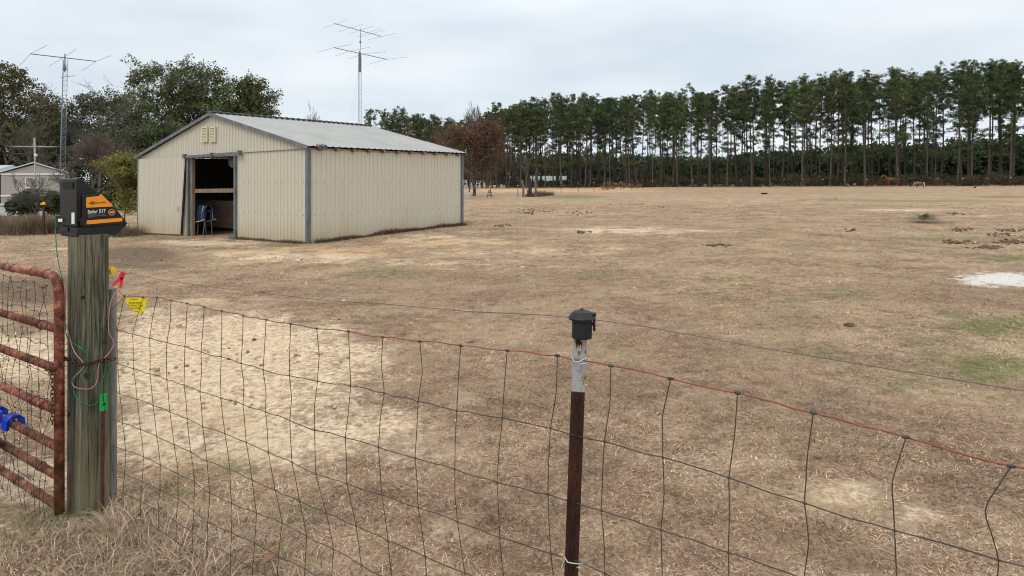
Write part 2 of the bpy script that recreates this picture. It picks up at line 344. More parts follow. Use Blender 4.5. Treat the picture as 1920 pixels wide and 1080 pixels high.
def ground_mat():
    m = mat('pasture_soil', (.3, .2, .1), .95, 0, .1); t, b = nodes(m); P = pos(t)
    def at(n):
        a = N(t, 'ShaderNodeAttribute'); a.attribute_name = n; return a.outputs['Fac']
    big = noise(t, P, .16, 5, .62); mid = noise(t, P, .9, 6, .65); fine = noise(t, P, 6, 6, .7); vf = noise(t, P, 42, 4, .7); grit = noise(t, P, 17, 6, .75)
    r = ramp(t, [(.38, (.125, .085, .057)), (.5, (.335, .243, .166)), (.62, (.54, .41, .29))]); 
    v = math_(t, 'ADD', math_(t, 'MULTIPLY', fine, .4), math_(t, 'ADD', math_(t, 'MULTIPLY', vf, .35), math_(t, 'MULTIPLY', mid, .25)))
    t.links.new(v, r.inputs[0]); c = r.outputs[0]
    def layer(c, mask, col, lo, hi, ns, amt=1.0):
        s = math_(t, 'ADD', mask, math_(t, 'MULTIPLY', math_(t, 'SUBTRACT', ns, .5), 2.6)); f = N(t, 'ShaderNodeMapRange'); f.interpolation_type = 'SMOOTHSTEP'
        f.inputs[1].default_value = lo; f.inputs[2].default_value = hi; f.inputs[4].default_value = amt; t.links.new(s, f.inputs[0]); return mixc(t, f.outputs[0], c, col)
    mixn = math_(t, 'ADD', math_(t, 'MULTIPLY', mid, .5), math_(t, 'MULTIPLY', fine, .5))
    mixg = math_(t, 'ADD', math_(t, 'MULTIPLY', grit, .5), math_(t, 'MULTIPLY', mid, .5))
    c = layer(c, at('pinkish'), (.275, .185, .130), .1, .8, mixn, .55)
    c = layer(c, math_(t, 'SUBTRACT', math_(t, 'MULTIPLY', big, .5), .12), (.42, .345, .20), .1, .5, mid, .5)
    gcol = ramp(t, [(.35, (.10, .115, .045)), (.65, (.235, .245, .105))]); t.links.new(fine, gcol.inputs[0])
    c = layer(c, at('green'), gcol.outputs[0], .25, .8, mixg, .8)
    scol = ramp(t, [(.34, (.33, .235, .145)), (.45, (.60, .465, .31)), (.60, (.84, .71, .53))]); t.links.new(grit, scol.inputs[0])
    c = layer(c, math_(t, 'ADD', at('sand'), math_(t, 'MULTIPLY', math_(t, 'SUBTRACT', noise(t, P, 1.7, 6, .7), .5), 1.3)), scol.outputs[0], .28, .80, mixg, .92)
    c = layer(c, at('orange'), (.55, .365, .205), .2, .9, mixn, .75)
    mcol = ramp(t, [(.35, (.085, .062, .045)), (.68, (.25, .185, .13))]); t.links.new(grit, mcol.inputs[0])
    c = layer(c, at('mud'), mcol.outputs[0], .2, .6, mixg, .92)
    c = layer(c, math_(t, 'MULTIPLY', math_(t, 'ADD', at('lime'), math_(t, 'MULTIPLY', math_(t, 'SUBTRACT', noise(t, P, 4.0, 6, .75), .5), 3.0)), math_(t, 'MULTIPLY', at('lime'), 4.0, clamp=True)), (.70, .68, .64), .42, .72, mixg, .95)
    t.links.new(c, b.inputs['Base Color'])
    h = math_(t, 'ADD', math_(t, 'MULTIPLY', grit, 1.0), math_(t, 'ADD', math_(t, 'MULTIPLY', vf, .5), fine)); bump(t, b, h, .9, .04)
    return m
go = link_mesh('ground', gv, q.copy(), ground_mat(), local=True, smooth=True)
for k, v in gm.items():
    a = go.data.attributes.new(k, 'FLOAT', 'POINT'); a.data.foreach_set('value', v.astype(np.float32))
tag(go, 'dry tan pasture with bare sandy patches and thin green grass', kind='structure')

# ------------------------------------------------------------------ blades and leaves
def blades(name, P, az, el, length, width, tint, mt, K=1, droop=0.0, **kw):
    n = len(P); vs = np.zeros((n, K + 1, 2, 3)); p = P.copy(); e = el.copy()
    side = np.stack([-np.sin(az), np.cos(az), np.zeros(n)], -1)
    for j in range(K + 1):
        wj = width * (1 - .85 * j / K) * .5
        vs[:, j, 0] = p - side * wj[:, None]; vs[:, j, 1] = p + side * wj[:, None]
        p = p + (length / K)[:, None] * np.stack([np.cos(az) * np.cos(e), np.sin(az) * np.cos(e), np.sin(e)], -1); e = e - droop
        p[:, 2] = np.maximum(p[:, 2], P[:, 2] + .002)
    b = (np.arange(n) * (K + 1) * 2)[:, None]; fs = [np.stack([b[:, 0] + 2 * j, b[:, 0] + 2 * j + 1, b[:, 0] + 2 * j + 3, b[:, 0] + 2 * j + 2], -1) for j in range(K)]
    return link_mesh(name, vs.reshape(-1, 3), np.stack(fs, 1).reshape(-1, 4), mt, tint=np.repeat(tint, (K + 1) * 2), **kw)
def leafquads(C, size, rng, up=0.0, asp=.6):
    n = len(C); a = rng.normal(size=(n, 3)); a /= np.linalg.norm(a, axis=1)[:, None]; a[:, 2] += up; a /= np.linalg.norm(a, axis=1)[:, None]
    b = np.cross(a, rng.normal(size=(n, 3))); b /= np.linalg.norm(b, axis=1)[:, None]
    s = (size * (.6 + .8 * rng.random(n)))[:, None]
    vs = np.stack([C - a * s, C + b * s * asp, C + a * s, C - b * s * asp], 1)
    return vs.reshape(-1, 3), np.arange(n * 4).reshape(-1, 4)

# pasture grass: short dry blades, thinner where the soil is bare
def pasture():
    n = 700000; rng = np.random.default_rng(11)
    az0 = np.radians(rng.uniform(-44, 44, n)); r = np.exp(rng.uniform(math.log(1.25), math.log(45), n) )
    x = r * np.sin(az0); y = r * np.cos(az0); z = gz(x, y); mk = masks(x, y, z)
    nz = .55 * vnoise(x, y, .5, 21) + .45 * vnoise(x, y, .13, 22)
    bare = np.clip(mk['sand'] * 1.35 + mk['mud'] * .95 + mk['lime'] * .9 + mk['orange'] * .3 + (nz - .5) * 1.0, 0, 1)
    keep = rng.random(n) > np.clip(bare * 1.5 - .05, 0, .985)
    PT = (x > -3.3) & (x < -.0) & (y < 3)  # in front of the fence still grass
    x, y, z, r, nz = x[keep], y[keep], z[keep], r[keep], nz[keep]; g = mk['green'][keep]; pk = mk['pinkish'][keep]; n = len(x)
    # stay clear of the barn
    ax, ay = np.array([-5.76, 17.92]); U = np.array([-.819, .574]); V = np.array([.581, .814])
    s = (x - ax) * U[0] + (y - ay) * U[1]; t_ = (x - ax) * V[0] + (y - ay) * V[1]
    k2 = ~((s > -.1) & (s < 10) & (t_ > -.03) & (t_ < 6.9)); x, y, z, r, nz, g, pk = [v[k2] for v in (x, y, z, r, nz, g, pk)]; n = len(x)
    big = vnoise(x, y, 1.7, 23); mks = masks(x, y, z); hue = vnoise(x, y, 3.1, 27) * .6 + vnoise(x, y, .9, 28) * .4
    t = np.clip(.47 + rng.normal(0, .27, n) + (nz - .5) * .9 + (big - .5) * .5, 0.0, 1.0)
    pal = np.array([(.082, .052, .034), (.220, .148, .094), (.395, .281, .186), (.58, .432, .295), (.80, .65, .47)]); tt = np.linspace(0, 1, 5)
    c = np.stack([np.interp(t, tt, pal[:, k]) for k in range(3)], -1)
    def mul(w, m): return c * (1 + w[:, None] * (np.array(m) - 1))
    c = mul(np.clip(mks['pinkish'] * 1.3, 0, 1), (.86, .80, .80)); c = mul(np.clip(mks['orange'] * 1.4, 0, 1), (1.22, 1.02, .78)); c = mul(np.clip(mks['sand'] * 1.2, 0, 1), (1.30, 1.25, 1.15))
    c = mul(np.clip(mks['mud'] * 1.4, 0, 1), (.62, .60, .58)); c = mul(np.clip((hue - .5) * 2.2, 0, 1), (1.06, 1.04, .84)); c = mul(np.clip((.5 - hue) * 2.2, 0, 1), (.90, .86, .88))
    mat_ = vnoise(x, y, .24, 61) * vnoise(x, y, .9, 62); c = mul(np.clip((mat_ - .42) * 4, 0, 1), (1.32, 1.30, 1.28)); dk_ = vnoise(x, y, .19, 63) * vnoise(x, y, 1.3, 64); c = mul(np.clip((dk_ - .48) * 4, 0, 1), (.62, .60, .60))
    gp_ = np.clip((g * 1.45 + (vnoise(x, y, .35, 24) - .60) * 1.1 + (vnoise(x, y, 1.1, 29) - .5) * .5) * (.22 + .78 * (g > .08)), 0, .72)
    gg = rng.random(n) < gp_; gt = rng.random(n)[:, None]; gc = np.array((.085, .098, .034)) * (1 - gt) + np.array((.235, .245, .095)) * gt; c = np.where(gg[:, None], gc, c)
    sc = np.clip(r / 3.4, .75, 60) ** .80
    L = (.013 + .027 * rng.random(n)) * sc ** .65; Wd = .0024 * sc * (.5 + .8 * rng.random(n)) * np.where(r < 5, 1.45, 1.1)
    el = np.radians(rng.uniform(2, 36, n)); P = np.stack([x, y, z + .002 + .006 * rng.random(n)], -1)
    o = blades('pasture_grass', P, rng.uniform(0, 2 * math.pi, n), el, L, Wd, t, M['pasture'], K=2, droop=.35)
    at = o.data.attributes.new('col', 'FLOAT_COLOR', 'POINT'); at.data.foreach_set('color', np.repeat(np.concatenate([c, np.ones((n, 1))], 1), 6, 0).astype(np.float32).ravel())
    tag(o, 'short dry tan pasture grass with green tufts among it', 'grass', kind='stuff')
pasture()

# clods and crumbs of soil on the trodden sand and mud
def clods():
    rng = np.random.default_rng(15); n = 60000; a = np.radians(rng.uniform(-44, 20, n)); r = np.exp(rng.uniform(math.log(2.0), math.log(22), n)); x = r * np.sin(a); y = r * np.cos(a); z = gz(x, y); mk = masks(x, y, z)
    p = np.clip(mk['sand'] * .8 + mk['mud'] * 1.2, 0, 1) ** 1.6 * (vnoise(x, y, .3, 51) * .8 + .1) + .012; k = rng.random(n) < p * .38; x, y, z, r = x[k], y[k], z[k], r[k]; mud = mk['mud'][k]; n = len(x)
    s = (.0045 + .013 * rng.random(n) ** 3) * np.clip(r / 4, .8, 2.6); th = np.arange(6) * math.pi / 3; rg = 1 + rng.uniform(-.35, .35, (n, 6)); st = rng.uniform(.5, 1.0, n); rot = rng.uniform(0, 3.14, n)
    def ringv(q, h): 
        X = np.cos(th)[None] * rg * q * s[:, None]; Y_ = np.sin(th)[None] * rg * q * (s * st)[:, None]
        return np.stack([x[:, None] + X * np.cos(rot)[:, None] - Y_ * np.sin(rot)[:, None], y[:, None] + X * np.sin(rot)[:, None] + Y_ * np.cos(rot)[:, None], np.repeat((z + h * s)[:, None], 6, 1) + rng.uniform(-.12, .12, (n, 6)) * s[:, None]], -1)
    vs = np.concatenate([ringv(1.0, -.3), ringv(.9, .30), ringv(.45, .62)], 1); b = (np.arange(n) * 18)[:, None]; k6 = np.arange(6)[None]
    f = np.concatenate([np.stack([b + o + k6, b + o + (k6 + 1) % 6, b + o + 6 + (k6 + 1) % 6, b + o + 6 + k6], -1).reshape(-1, 4) for o in (0, 6)] + [np.stack([b[:, 0] + 12, b[:, 0] + 13, b[:, 0] + 14, b[:, 0] + 15], -1), np.stack([b[:, 0] + 12, b[:, 0] + 15, b[:, 0] + 16, b[:, 0] + 17], -1)])
    m = leafmat('soil_clods', (.13, .088, .056), (.66, .52, .36), trans=0); t = np.clip(rng.normal(.62, .2, n) - mud * .6, 0, 1)
    tag(link_mesh('soil_clods', vs.reshape(-1, 3), f, m, tint=np.repeat(t, 18)), 'loose crumbs of pale and dark soil on the trodden ground', kind='stuff')
clods()

# ------------------------------------------------------------------ trees
def grow(rng, p, d, L, r, lev, segs, tips, spread=.6, up=.15, nch=(2, 4), wander=.18, shrink=.72, rshrink=.62, minr=.008, gravity=0.0, side=True):
    k = 4; q_ = p.copy(); dd = d.copy(); pts = [q_.copy()]; rs = [r]
    for i in range(k):
        dd = dd + rng.normal(0, wander, 3); dd[2] += up * .35 - gravity * (.2 if lev < 3 else 0); dd /= np.linalg.norm(dd)
        q_ = q_ + dd * L / k; pts.append(q_.copy()); rs.append(r + (r * rshrink - r) * (i + 1) / k)
        if side and lev > 0 and i >= 1 and rng.random() < .55:
            a = dd + rng.normal(0, spread * 1.1, 3); a[2] += up; a /= np.linalg.norm(a)
            grow(rng, q_, a, L * shrink * rng.uniform(.6, .95), max(rs[-1] * .55, minr), lev - 1, segs, tips, spread, up, nch, wander, shrink, rshrink, minr, gravity, side)
    segs.append((pts, rs))
    if lev <= 0: tips.append(q_.copy()); return
    if lev <= 2: tips.append(q_.copy())
    for _ in range(rng.integers(nch[0], nch[1] + 1)):
        a = dd + rng.normal(0, spread, 3); a[2] += up; a /= np.linalg.norm(a)
        grow(rng, q_, a, L * shrink * rng.uniform(.75, 1.15), max(rs[-1] * .8, minr), lev - 1, segs, tips, spread, up, nch, wander, shrink, rshrink, minr, gravity, side)
def segmesh(segs, name, mt, parent, local=True, smin=3):
    V_ = []; F_ = []; b = 0
    for pts, rs in segs:
        n = 7 if rs[0] > .08 else (4 if rs[0] > .025 else smin)
        pts = np.array(pts); t = np.gradient(pts, axis=0); t /= (np.linalg.norm(t, axis=1)[:, None] + 1e-9)
        ref = np.where(np.abs(t[:, 2:3]) > .9, [[1., 0, 0]], [[0, 0, 1.]]); x = np.cross(t, ref); x /= np.linalg.norm(x, axis=1)[:, None]; y = np.cross(t, x)
        an = np.arange(n) * 2 * math.pi / n
        ring = pts[:, None] + (x[:, None] * np.cos(an)[None, :, None] + y[:, None] * np.sin(an)[None, :, None]) * np.array(rs)[:, None, None]
        m = len(pts); V_.append(ring.reshape(-1, 3)); i = np.arange(m - 1)[:, None] * n; k = np.arange(n)[None]
        F_.append(np.stack([i + k, i + (k + 1) % n, i + n + (k + 1) % n, i + n + k], -1).reshape(-1, 4) + b); b += m * n
    return link_mesh(name, np.concatenate(V_), np.concatenate(F_), mt, parent, smooth=True, local=local)
def clumps(rng, centers, rad_, n_per, size, flat=.75, clump_tint=.5):
    C = []; T = []
    for c in centers:
        r = rad_ * rng.uniform(.55, 1.25); n = max(4, int(n_per * rng.uniform(.6, 1.3)))
        d = rng.normal(size=(n, 3)); d /= np.linalg.norm(d, axis=1)[:, None]; d *= (rng.random(n) ** .45)[:, None] * r; d[:, 2] *= flat
        C.append(c + d); T.append(np.clip(rng.uniform(.5 - clump_tint / 2, .5 + clump_tint / 2) + rng.normal(0, .16, n) , 0, 1))
    return np.concatenate(C), np.concatenate(T)

def pine(seed, H, crown=.45, Rm=2.5, dens=1.0):
    rng = np.random.default_rng(seed); root = bpy.data.objects.new('pine_tree', None); COL.objects.link(root)
    segs = []; bend = rng.normal(0, .35, 2); f11 = np.linspace(0, 1, 11)
    tr = np.stack([bend[0] * np.sin(f11 * 2.6), bend[1] * np.sin(f11 * 2.2 + .4) - bend[1] * math.sin(.4), H * f11 * .97], -1)
    rs = [.17 * (1 - .74 * f) * H / 20 for f in f11]; rs[0] *= 1.25
    segs.append((list(tr), rs))
    at = lambda f: np.array([np.interp(f, f11, tr[:, k]) for k in range(3)])
    cs = []; cb = 1 - crown
    def branch(f, L, a, el, nc):
        p = at(f); d = np.array([math.cos(a) * math.cos(el), math.sin(a) * math.cos(el), math.sin(el)]); pts = [p]
        for i in range(3):
            d = d + rng.normal(0, .18, 3); d[2] += .14; d /= np.linalg.norm(d); pts.append(pts[-1] + d * L / 3)
        segs.append((pts, [.04, .03, .022, .012]))
        for k in range(nc): cs.append(pts[3] + (pts[1] - pts[3]) * rng.random() * .7 * (k > 0) + rng.normal(0, .22, 3))
        if L > 1.3 and rng.random() < .7:
            q = pts[2] + np.array([rng.normal(0, .6), rng.normal(0, .6), rng.uniform(0, .5)]); segs.append(([pts[1], q], [.025, .01])); cs.append(q); cs.append(q + rng.normal(0, .3, 3))
    a = rng.random() * 6; side_ = rng.random() * 6.28; bias = rng.uniform(0, .35)
    for i in range(int(34 * dens)):
        f = cb + (1 - cb) * (i / (34 * dens - 1)) ** .8; a += 2.4 + rng.normal(0, .6); g = (f - cb) / (1 - cb)
        prof = (.55 + .45 * min(1, g / .35)) * max(.22, math.sqrt(max(0, 1 - max(0, (g - .35) / .68) ** 2.2)))
        L = Rm * prof * rng.uniform(.35, 1.15) * (1 + bias * math.cos(a - side_)); L = max(L, .35)
        branch(f, L, a, rng.uniform(-.15, .4) + g * .55, 3 if L > 1.0 else 2)
    cs.append(at(1.0)); cs.append(at(.97) + rng.normal(0, .2, 3))
    for i in range(rng.integers(4, 11)): branch(rng.uniform(.22, cb), rng.uniform(.5, 2.0), rng.random() * 6.28, rng.uniform(-.2, .3), 1 if rng.random() < .6 else 3)
    for i in range(16):
        f = rng.uniform(.2, cb + .1); p = at(f); an = rng.random() * 6.28; L = rng.uniform(.3, 1.5); segs.append(([p, p + np.array([math.cos(an), math.sin(an), rng.uniform(-.2, .2)]) * L], [.022, .008]))
    segmesh(segs, 'trunk', M['bark'], root)
    C, T = clumps(rng, cs, .55, 42, .14, .62, .85); v, f = leafquads(C, np.full(len(C), .15), rng, .3, .32)
    link_mesh('crown', v, f, M['pine'], root, local=True, tint=np.repeat(T, 4))
    return root
def place(root, first, loc, rz, sc=1.0, label=None, group=None, cat=None):
    o = root if first else copy_tree(root)
    o.location = loc; o.rotation_euler = (0, 0, rz); o.scale = (sc, sc, sc)
    ORG[o] = Vector(loc); return tag(o, label, cat, group)

protos = [pine(100 + i, 20 + (i % 3) * .9, (.40, .50, .44, .56, .36)[i % 5], (2.9, 3.5, 2.6, 3.9)[i % 4], (1.05, .9, 1.2, 1.0, .75)[(i * 2) % 5]) for i in range(12)]; used = set()
# the tops along the edge of the plantation as they rise and fall (px, top py)
TOPS = np.array([(640, 240), (700, 206), (760, 214), (820, 212), (880, 222), (920, 205), (965, 188), (1020, 188), (1060, 180), (1096, 174), (1140, 176), (1170, 180), (1215, 168), (1262, 176), (1320, 168), (1365, 162), (1400, 158), (1445, 150), (1520, 140), (1570, 140), (1630, 134), (1690, 132), (1730, 132), (1768, 120), (1810, 120), (1868, 108), (1920, 118), (2100, 110)])
PL = []; prng = np.random.default_rng(77); E0 = np.array([-36., 158.]); E1 = np.array([98., 88.]); EU = (E1 - E0) / np.linalg.norm(E1 - E0); EN = np.array([-EU[1], EU[0]])
if EN[1] < 0: EN = -EN
ELen = np.linalg.norm(E1 - E0); npine = 0
for row in range(7):
    s = prng.uniform(0, 2)
    while s < ELen:
        q2 = E0 + EU * s + EN * (row * 5.0 + prng.normal(0, .9)); px = CX + F * q2[0] / q2[1]
        top = np.interp(px, TOPS[:, 0], TOPS[:, 1]) + (prng.uniform(-7, 9) + (16 if prng.random() < .22 else 0) if row == 0 else prng.uniform(1, 12) if row == 1 else prng.uniform(7, 26))
        H = (HZ - top) / F * q2[1] + EYE - gzf(*q2); H = min(H, 25)
        if px < 2040 and npine < 297:
            k = int(prng.integers(0, 12)); base = 20 + (k % 3) * .9
            lab = ('tall slender pine with bare trunk on the near edge of the plantation' if row == 0 else 'tall slender pine standing inside the plantation behind its edge row')
            PL.append(place(protos[k], k not in used, (q2[0], q2[1], gzf(*q2) - .05), prng.random() * 6.28, H / base, lab, 'plantation pines beyond the pasture' if row else 'edge row of the pine plantation', 'tree'))
            o_ = COL.objects[-1] if False else PL[-1]; o_.rotation_euler = (prng.normal(0, .014), prng.normal(0, .014), o_.rotation_euler[2]); w_ = o_.scale[2] * prng.uniform(.78, 1.22); o_.scale = (w_, w_, o_.scale[2])
            used.add(k); npine += 1
        s += prng.uniform(2.0, 5.4) * (1.0 if row < 2 else (1.2 if px < 1250 else 1.5))

# low young pines and bare woods far behind, and undergrowth at the plantation edge
def band(name, x0, x1, Yf, topf, n, size, mt, label, cat, seed, depth=14, low=0.0, cl=1.6, per=90):
    rng = np.random.default_rng(seed); cs = []
    for i in range(n):
        px = rng.uniform(x0, x1); Y = Yf(px) + rng.uniform(0, depth); x = (px - CX) / F * Y; g_ = gzf(x, Y)
        h = (HZ - topf(px)) / F * Y + EYE - g_; h *= rng.uniform(.75, 1.05); zz = g_ + low + (h - low) * rng.random() ** .8
        cs.append(np.array([x, Y, zz]))
    C, T = clumps(rng, cs, cl, per, size, .9, .7); v, f = leafquads(C, np.full(len(C), size), rng, .2, .5)
    return tag(link_mesh(name, v, f, mt, tint=np.repeat(T, 4)), label, cat, kind='stuff')
edgeY = lambda px: float(np.interp(px, [600, 1000, 1400, 1700, 1920, 2100], [165, 141, 117, 103.5, 95.5, 91]))
band('young_pine_wood', 1215, 2050, lambda p: edgeY(p) + 55, lambda p: np.interp(p, [1215, 1300, 1450, 1600, 1750, 1920, 2050], [304, 302, 288, 278, 272, 262, 260]), 2300, .5, M['pine2'], 'low dark wood of young pines far behind the tall trunks', 'woods', 31, 26, 0, 2.3, 46)
band('bare_grey_wood', 560, 1290, lambda p: edgeY(p) + 95, lambda p: np.interp(p, [560, 900, 1000, 1200, 1290], [284, 284, 288, 294, 302]), 2300, .5, M['grey_wood'], 'grey leafless woods far beyond the pines on the left', 'woods', 32, 26, 0, 2.8, 40)
band('understory_brush', 1190, 2050, lambda p: edgeY(p) - .5, lambda p: 330 + 4 * math.sin(p * .05), 1300, .13, M['brush'], 'dark olive undergrowth along the foot of the plantation', 'undergrowth', 33, 26, 0, .85, 70)
band('edge_thicket', 940, 1230, lambda p: edgeY(p) + 2, lambda p: 340, 420, .15, M['brush'], 'thin brown thicket at the foot of the left pines', 'undergrowth', 34, 20, 0, .8, 45)
band('broom_sedge', 1126, 1206, lambda p: np.interp(p, [1126, 1206], [98, 118]), lambda p: 342 + 3 * math.sin(p * .23), 46, .10, M['sedge'], 'reddish brown sedge clumps along the far fence', 'sedge', 35, 3, 0, .38, 30)

# ---- broadleaf trees
def broad(name, label, seed, base, H, Rr, leaf=None, lev=4, trunk_r=.22, spread=.55, up=.12, nper=60, clr=.8, size=.14, bark='barkg', cat='tree', lean=(0, 0), first=.28, nch=(2, 3), gravity=0, minr=.012, side=True, keep=1.0, group=None, lowfill=0, lobes=None, dens=1.0):
    rng = np.random.default_rng(seed); root = thing(name, label, cat, base, group); segs = []; tips = []
    d = np.array([lean[0], lean[1], 1.0]); d /= np.linalg.norm(d)
    grow(rng, np.zeros(3), d, H * first, trunk_r, lev, segs, tips, spread, up, nch, .12, .74, .66, minr, gravity, side)
    tp = np.array(tips); allp = np.concatenate([np.array(s_[0]) for s_ in segs]); zt = allp[:, 2].max(); rt = np.percentile(np.hypot(allp[:, 0], allp[:, 1]), 95)
    sx = Rr / rt; sz = H / zt
    def fit(a): a = np.array(a) * np.array([sx, sx, sz]); return a
    segs = [(fit(p), r) for p, r in segs]; tp = fit(tp)
    tr = [s_ for s_ in segs if s_[1][0] > trunk_r * .30]; br = [s_ for s_ in segs if s_[1][0] <= trunk_r * .30]
    segmesh(tr, 'trunk', M[bark], root)
    if br: segmesh(br, 'branches', M[bark], root)
    if leaf:
        if keep < 1: tp = tp[rng.random(len(tp)) < keep]
        if lowfill:
            k = rng.integers(0, len(tp), lowfill); ex = tp[k] * rng.uniform(.55, .95, (lowfill, 1)); ex[:, 2] = np.maximum(ex[:, 2] * rng.uniform(.5, 1, lowfill), H * .12); tp = np.concatenate([tp, ex])
        if lobes:
            ex = []
            for (lx, ly, lr) in lobes:
                Y_ = base.y + rng.uniform(-1.5, 1.5); c_ = np.array(W(lx, ly, Y_) - Vector(base)); R_ = lr / F * Y_; m_ = int(17 * dens * R_ * R_) + 8
                d_ = rng.normal(size=(m_, 3)); d_ /= np.linalg.norm(d_, axis=1)[:, None]; ex.append(c_ + d_ * (R_ * (rng.random(m_) ** .5) * np.where(rng.random(m_) < .12, 1.15, 1))[:, None] * np.array([1, 1, .85]))
            ex = np.concatenate(ex); tp = np.concatenate([tp[rng.random(len(tp)) < .35], ex])
        C, T = clumps(rng, tp, clr, nper, size, .8, .8); v, f = leafquads(C, np.full(len(C), size), rng, .1, .55)
        link_mesh('crown', v, f, M[leaf], root, local=True, tint=np.repeat(T, 4))
    return root
def bt(px, top, Y, hw, **k):                            # centre px, top py, distance, half width px
    b = GY(px, Y); H = (HZ - top) / F * Y + EYE - b.z; return dict(base=b, H=H, Rr=hw / F * Y, **k)
broad('oak_tree', 'large olive green oak with browning leaves at the far left edge', 1, leaf='olive', lev=5, nper=26, clr=.55, size=.10, **bt(5, 112, 58, 95), lobes=[(-35, 165, 55), (5, 142, 34), (40, 160, 34), (72, 185, 30), (95, 215, 30), (30, 215, 60), (-20, 240, 60), (70, 255, 45)])
broad('oak_tree', 'biggest dark green oak rising behind the barn gable', 2, leaf='oak', lev=5, nper=26, clr=.55, size=.10, **bt(342, 112, 60, 104), trunk_r=.3, lobes=[(256, 152, 24), (285, 138, 24), (318, 150, 26), (355, 132, 25), (392, 142, 28), (420, 165, 27), (350, 175, 38), (395, 190, 36), (300, 195, 36), (262, 195, 30), (430, 205, 26), (345, 225, 40)])
broad('oak_tree', 'rounded dark green oak at the right end of the row, above the barn roof', 3, leaf='oak', lev=5, nper=26, clr=.55, size=.10, **bt(472, 140, 62, 58), lobes=[(452, 165, 24), (484, 160, 22), (508, 182, 20), (470, 195, 30), (508, 208, 18), (440, 205, 28)])
broad('evergreen_tree', 'dense dark evergreen behind the bare tree and the antenna tower', 4, leaf='oakd', lev=4, nper=32, clr=.7, size=.11, **bt(185, 185, 64, 120), lobes=[(115, 215, 36), (165, 200, 34), (215, 195, 34), (250, 225, 38), (190, 245, 45), (130, 260, 45), (290, 250, 38), (235, 275, 40), (90, 285, 40)])
broad('evergreen_tree', 'low dark evergreen just left of the barn eave', 5, leaf='oakd', lev=4, nper=40, clr=.7, size=.11, **bt(285, 235, 52, 75), lobes=[(250, 300, 40), (290, 270, 36), (330, 255, 34), (300, 310, 40), (215, 320, 36), (270, 345, 40), (210, 370, 36)])
broad('evergreen_tree', 'low dark evergreen behind the trailer roof on the left', 6, leaf='oakd', lev=4, nper=36, clr=.7, size=.11, **bt(60, 215, 60, 100), lobes=[(0, 260, 45), (50, 265, 40), (100, 300, 40), (150, 310, 40), (180, 345, 36), (-40, 300, 45)])
broad('evergreen_tree', 'dark evergreen hidden low behind the barn roof peak', 16, leaf='oakd', lev=4, nper=46, clr=.9, size=.16, **bt(420, 190, 66, 90), lowfill=220)
broad('bare_tree', 'tall leafless grey tree tangled behind the left antenna tower', 7, lev=5, trunk_r=.20, spread=.55, **bt(190, 138, 50, 120), bark='twig', nch=(2, 3), minr=.012, up=.16)
broad('bare_tree', 'leafless grey tree leaning out from the dark evergreens', 8, lev=5, trunk_r=.16, spread=.6, **bt(95, 160, 54, 90), bark='twig', nch=(2, 3), minr=.012)
broad('bare_shrub', 'wide leafless reddish brown bush beneath the left antenna tower', 9, lev=5, trunk_r=.06, spread=.5, **bt(170, 240, 44, 75), bark='twigr', nch=(3, 4), minr=.010, first=.12, up=.2, cat='shrub')
broad('bare_shrub', 'leafless grey sapling in front of the trailer window', 10, lev=4, trunk_r=.05, spread=.5, **bt(84, 325, 40, 26), bark='twig', nch=(2, 3), minr=.009, first=.15, up=.2, cat='shrub')
broad('bare_shrub', 'thin crooked leafless sapling left of the trailer window', 11, lev=4, trunk_r=.06, spread=.55, **bt(42, 318, 41, 40), bark='twig', nch=(2, 2), minr=.010, first=.3, up=.12, cat='shrub')
broad('bare_tree', 'thin leafless tree top poking up above the barn ridge', 12, lev=5, trunk_r=.1, spread=.42, **bt(587, 188, 68, 26), bark='twig', nch=(2, 3), minr=.010, up=.25)
broad('bare_tree', 'leafless treetop rising above the brown leaved tree', 13, lev=5, trunk_r=.12, spread=.38, **bt(880, 186, 100, 32), bark='twig', nch=(2, 3), minr=.018, up=.25)
broad('brown_leaved_oak', 'oak covered in dead reddish brown leaves beside the barn corner', 14, leaf='brownleaf', lev=5, nper=7, clr=.7, size=.11, **bt(889, 212, 73, 64), bark='twigr', trunk_r=.2, first=.2, lowfill=420)
broad('brown_leaved_tree', 'small reddish bare treetop behind the barn roof, left of the pair', 15, leaf='brownleaf', lev=5, nper=2, clr=.5, size=.10, **bt(764, 232, 85, 22), bark='twigr')
broad('brown_leaved_tree', 'small reddish bare treetop behind the barn roof, right of the pair', 17, leaf='brownleaf', lev=5, nper=2, clr=.5, size=.10, **bt(804, 236, 85, 20), bark='twigr')
broad('yellow_green_shrub', 'tall loose yellow green bush growing beside the barn left corner', 18, leaf='yellowgreen', lev=5, nper=8, clr=.24, size=.036, **bt(236, 284, 26.5, 46), bark='twig', first=.12, nch=(3, 4), trunk_r=.04, up=.45, spread=.42, cat='shrub', minr=.006, lowfill=380, keep=.75)
broad('yellow_green_shrub', 'rounded yellow green bush showing above the trailer roof', 19, leaf='yellowgreen', lev=4, nper=30, clr=.6, size=.11, **bt(38, 286, 62, 52), bark='twig', first=.2, nch=(3, 4), cat='shrub', lowfill=80)
broad('green_shrub', 'dark green bush below the trailer window, left one', 20, leaf='shrub', lev=4, nper=26, clr=.25, size=.06, **bt(36, 362, 40, 24), bark='twig', first=.1, nch=(3, 4), trunk_r=.04, cat='shrub', lowfill=60)
broad('green_shrub', 'dark green bush at the trailer corner beside the post', 21, leaf='shrub', lev=4, nper=30, clr=.3, size=.06, **bt(100, 360, 41, 20), bark='twig', first=.1, nch=(3, 4), trunk_r=.04, cat='shrub', lowfill=80)
broad('bare_sapling', 'thin pale leafless sapling growing beside the old stump', 22, lev=4, trunk_r=.07, spread=.35, **bt(990, 286, 74, 14), bark='barkg', nch=(2, 2), minr=.014, up=.25)
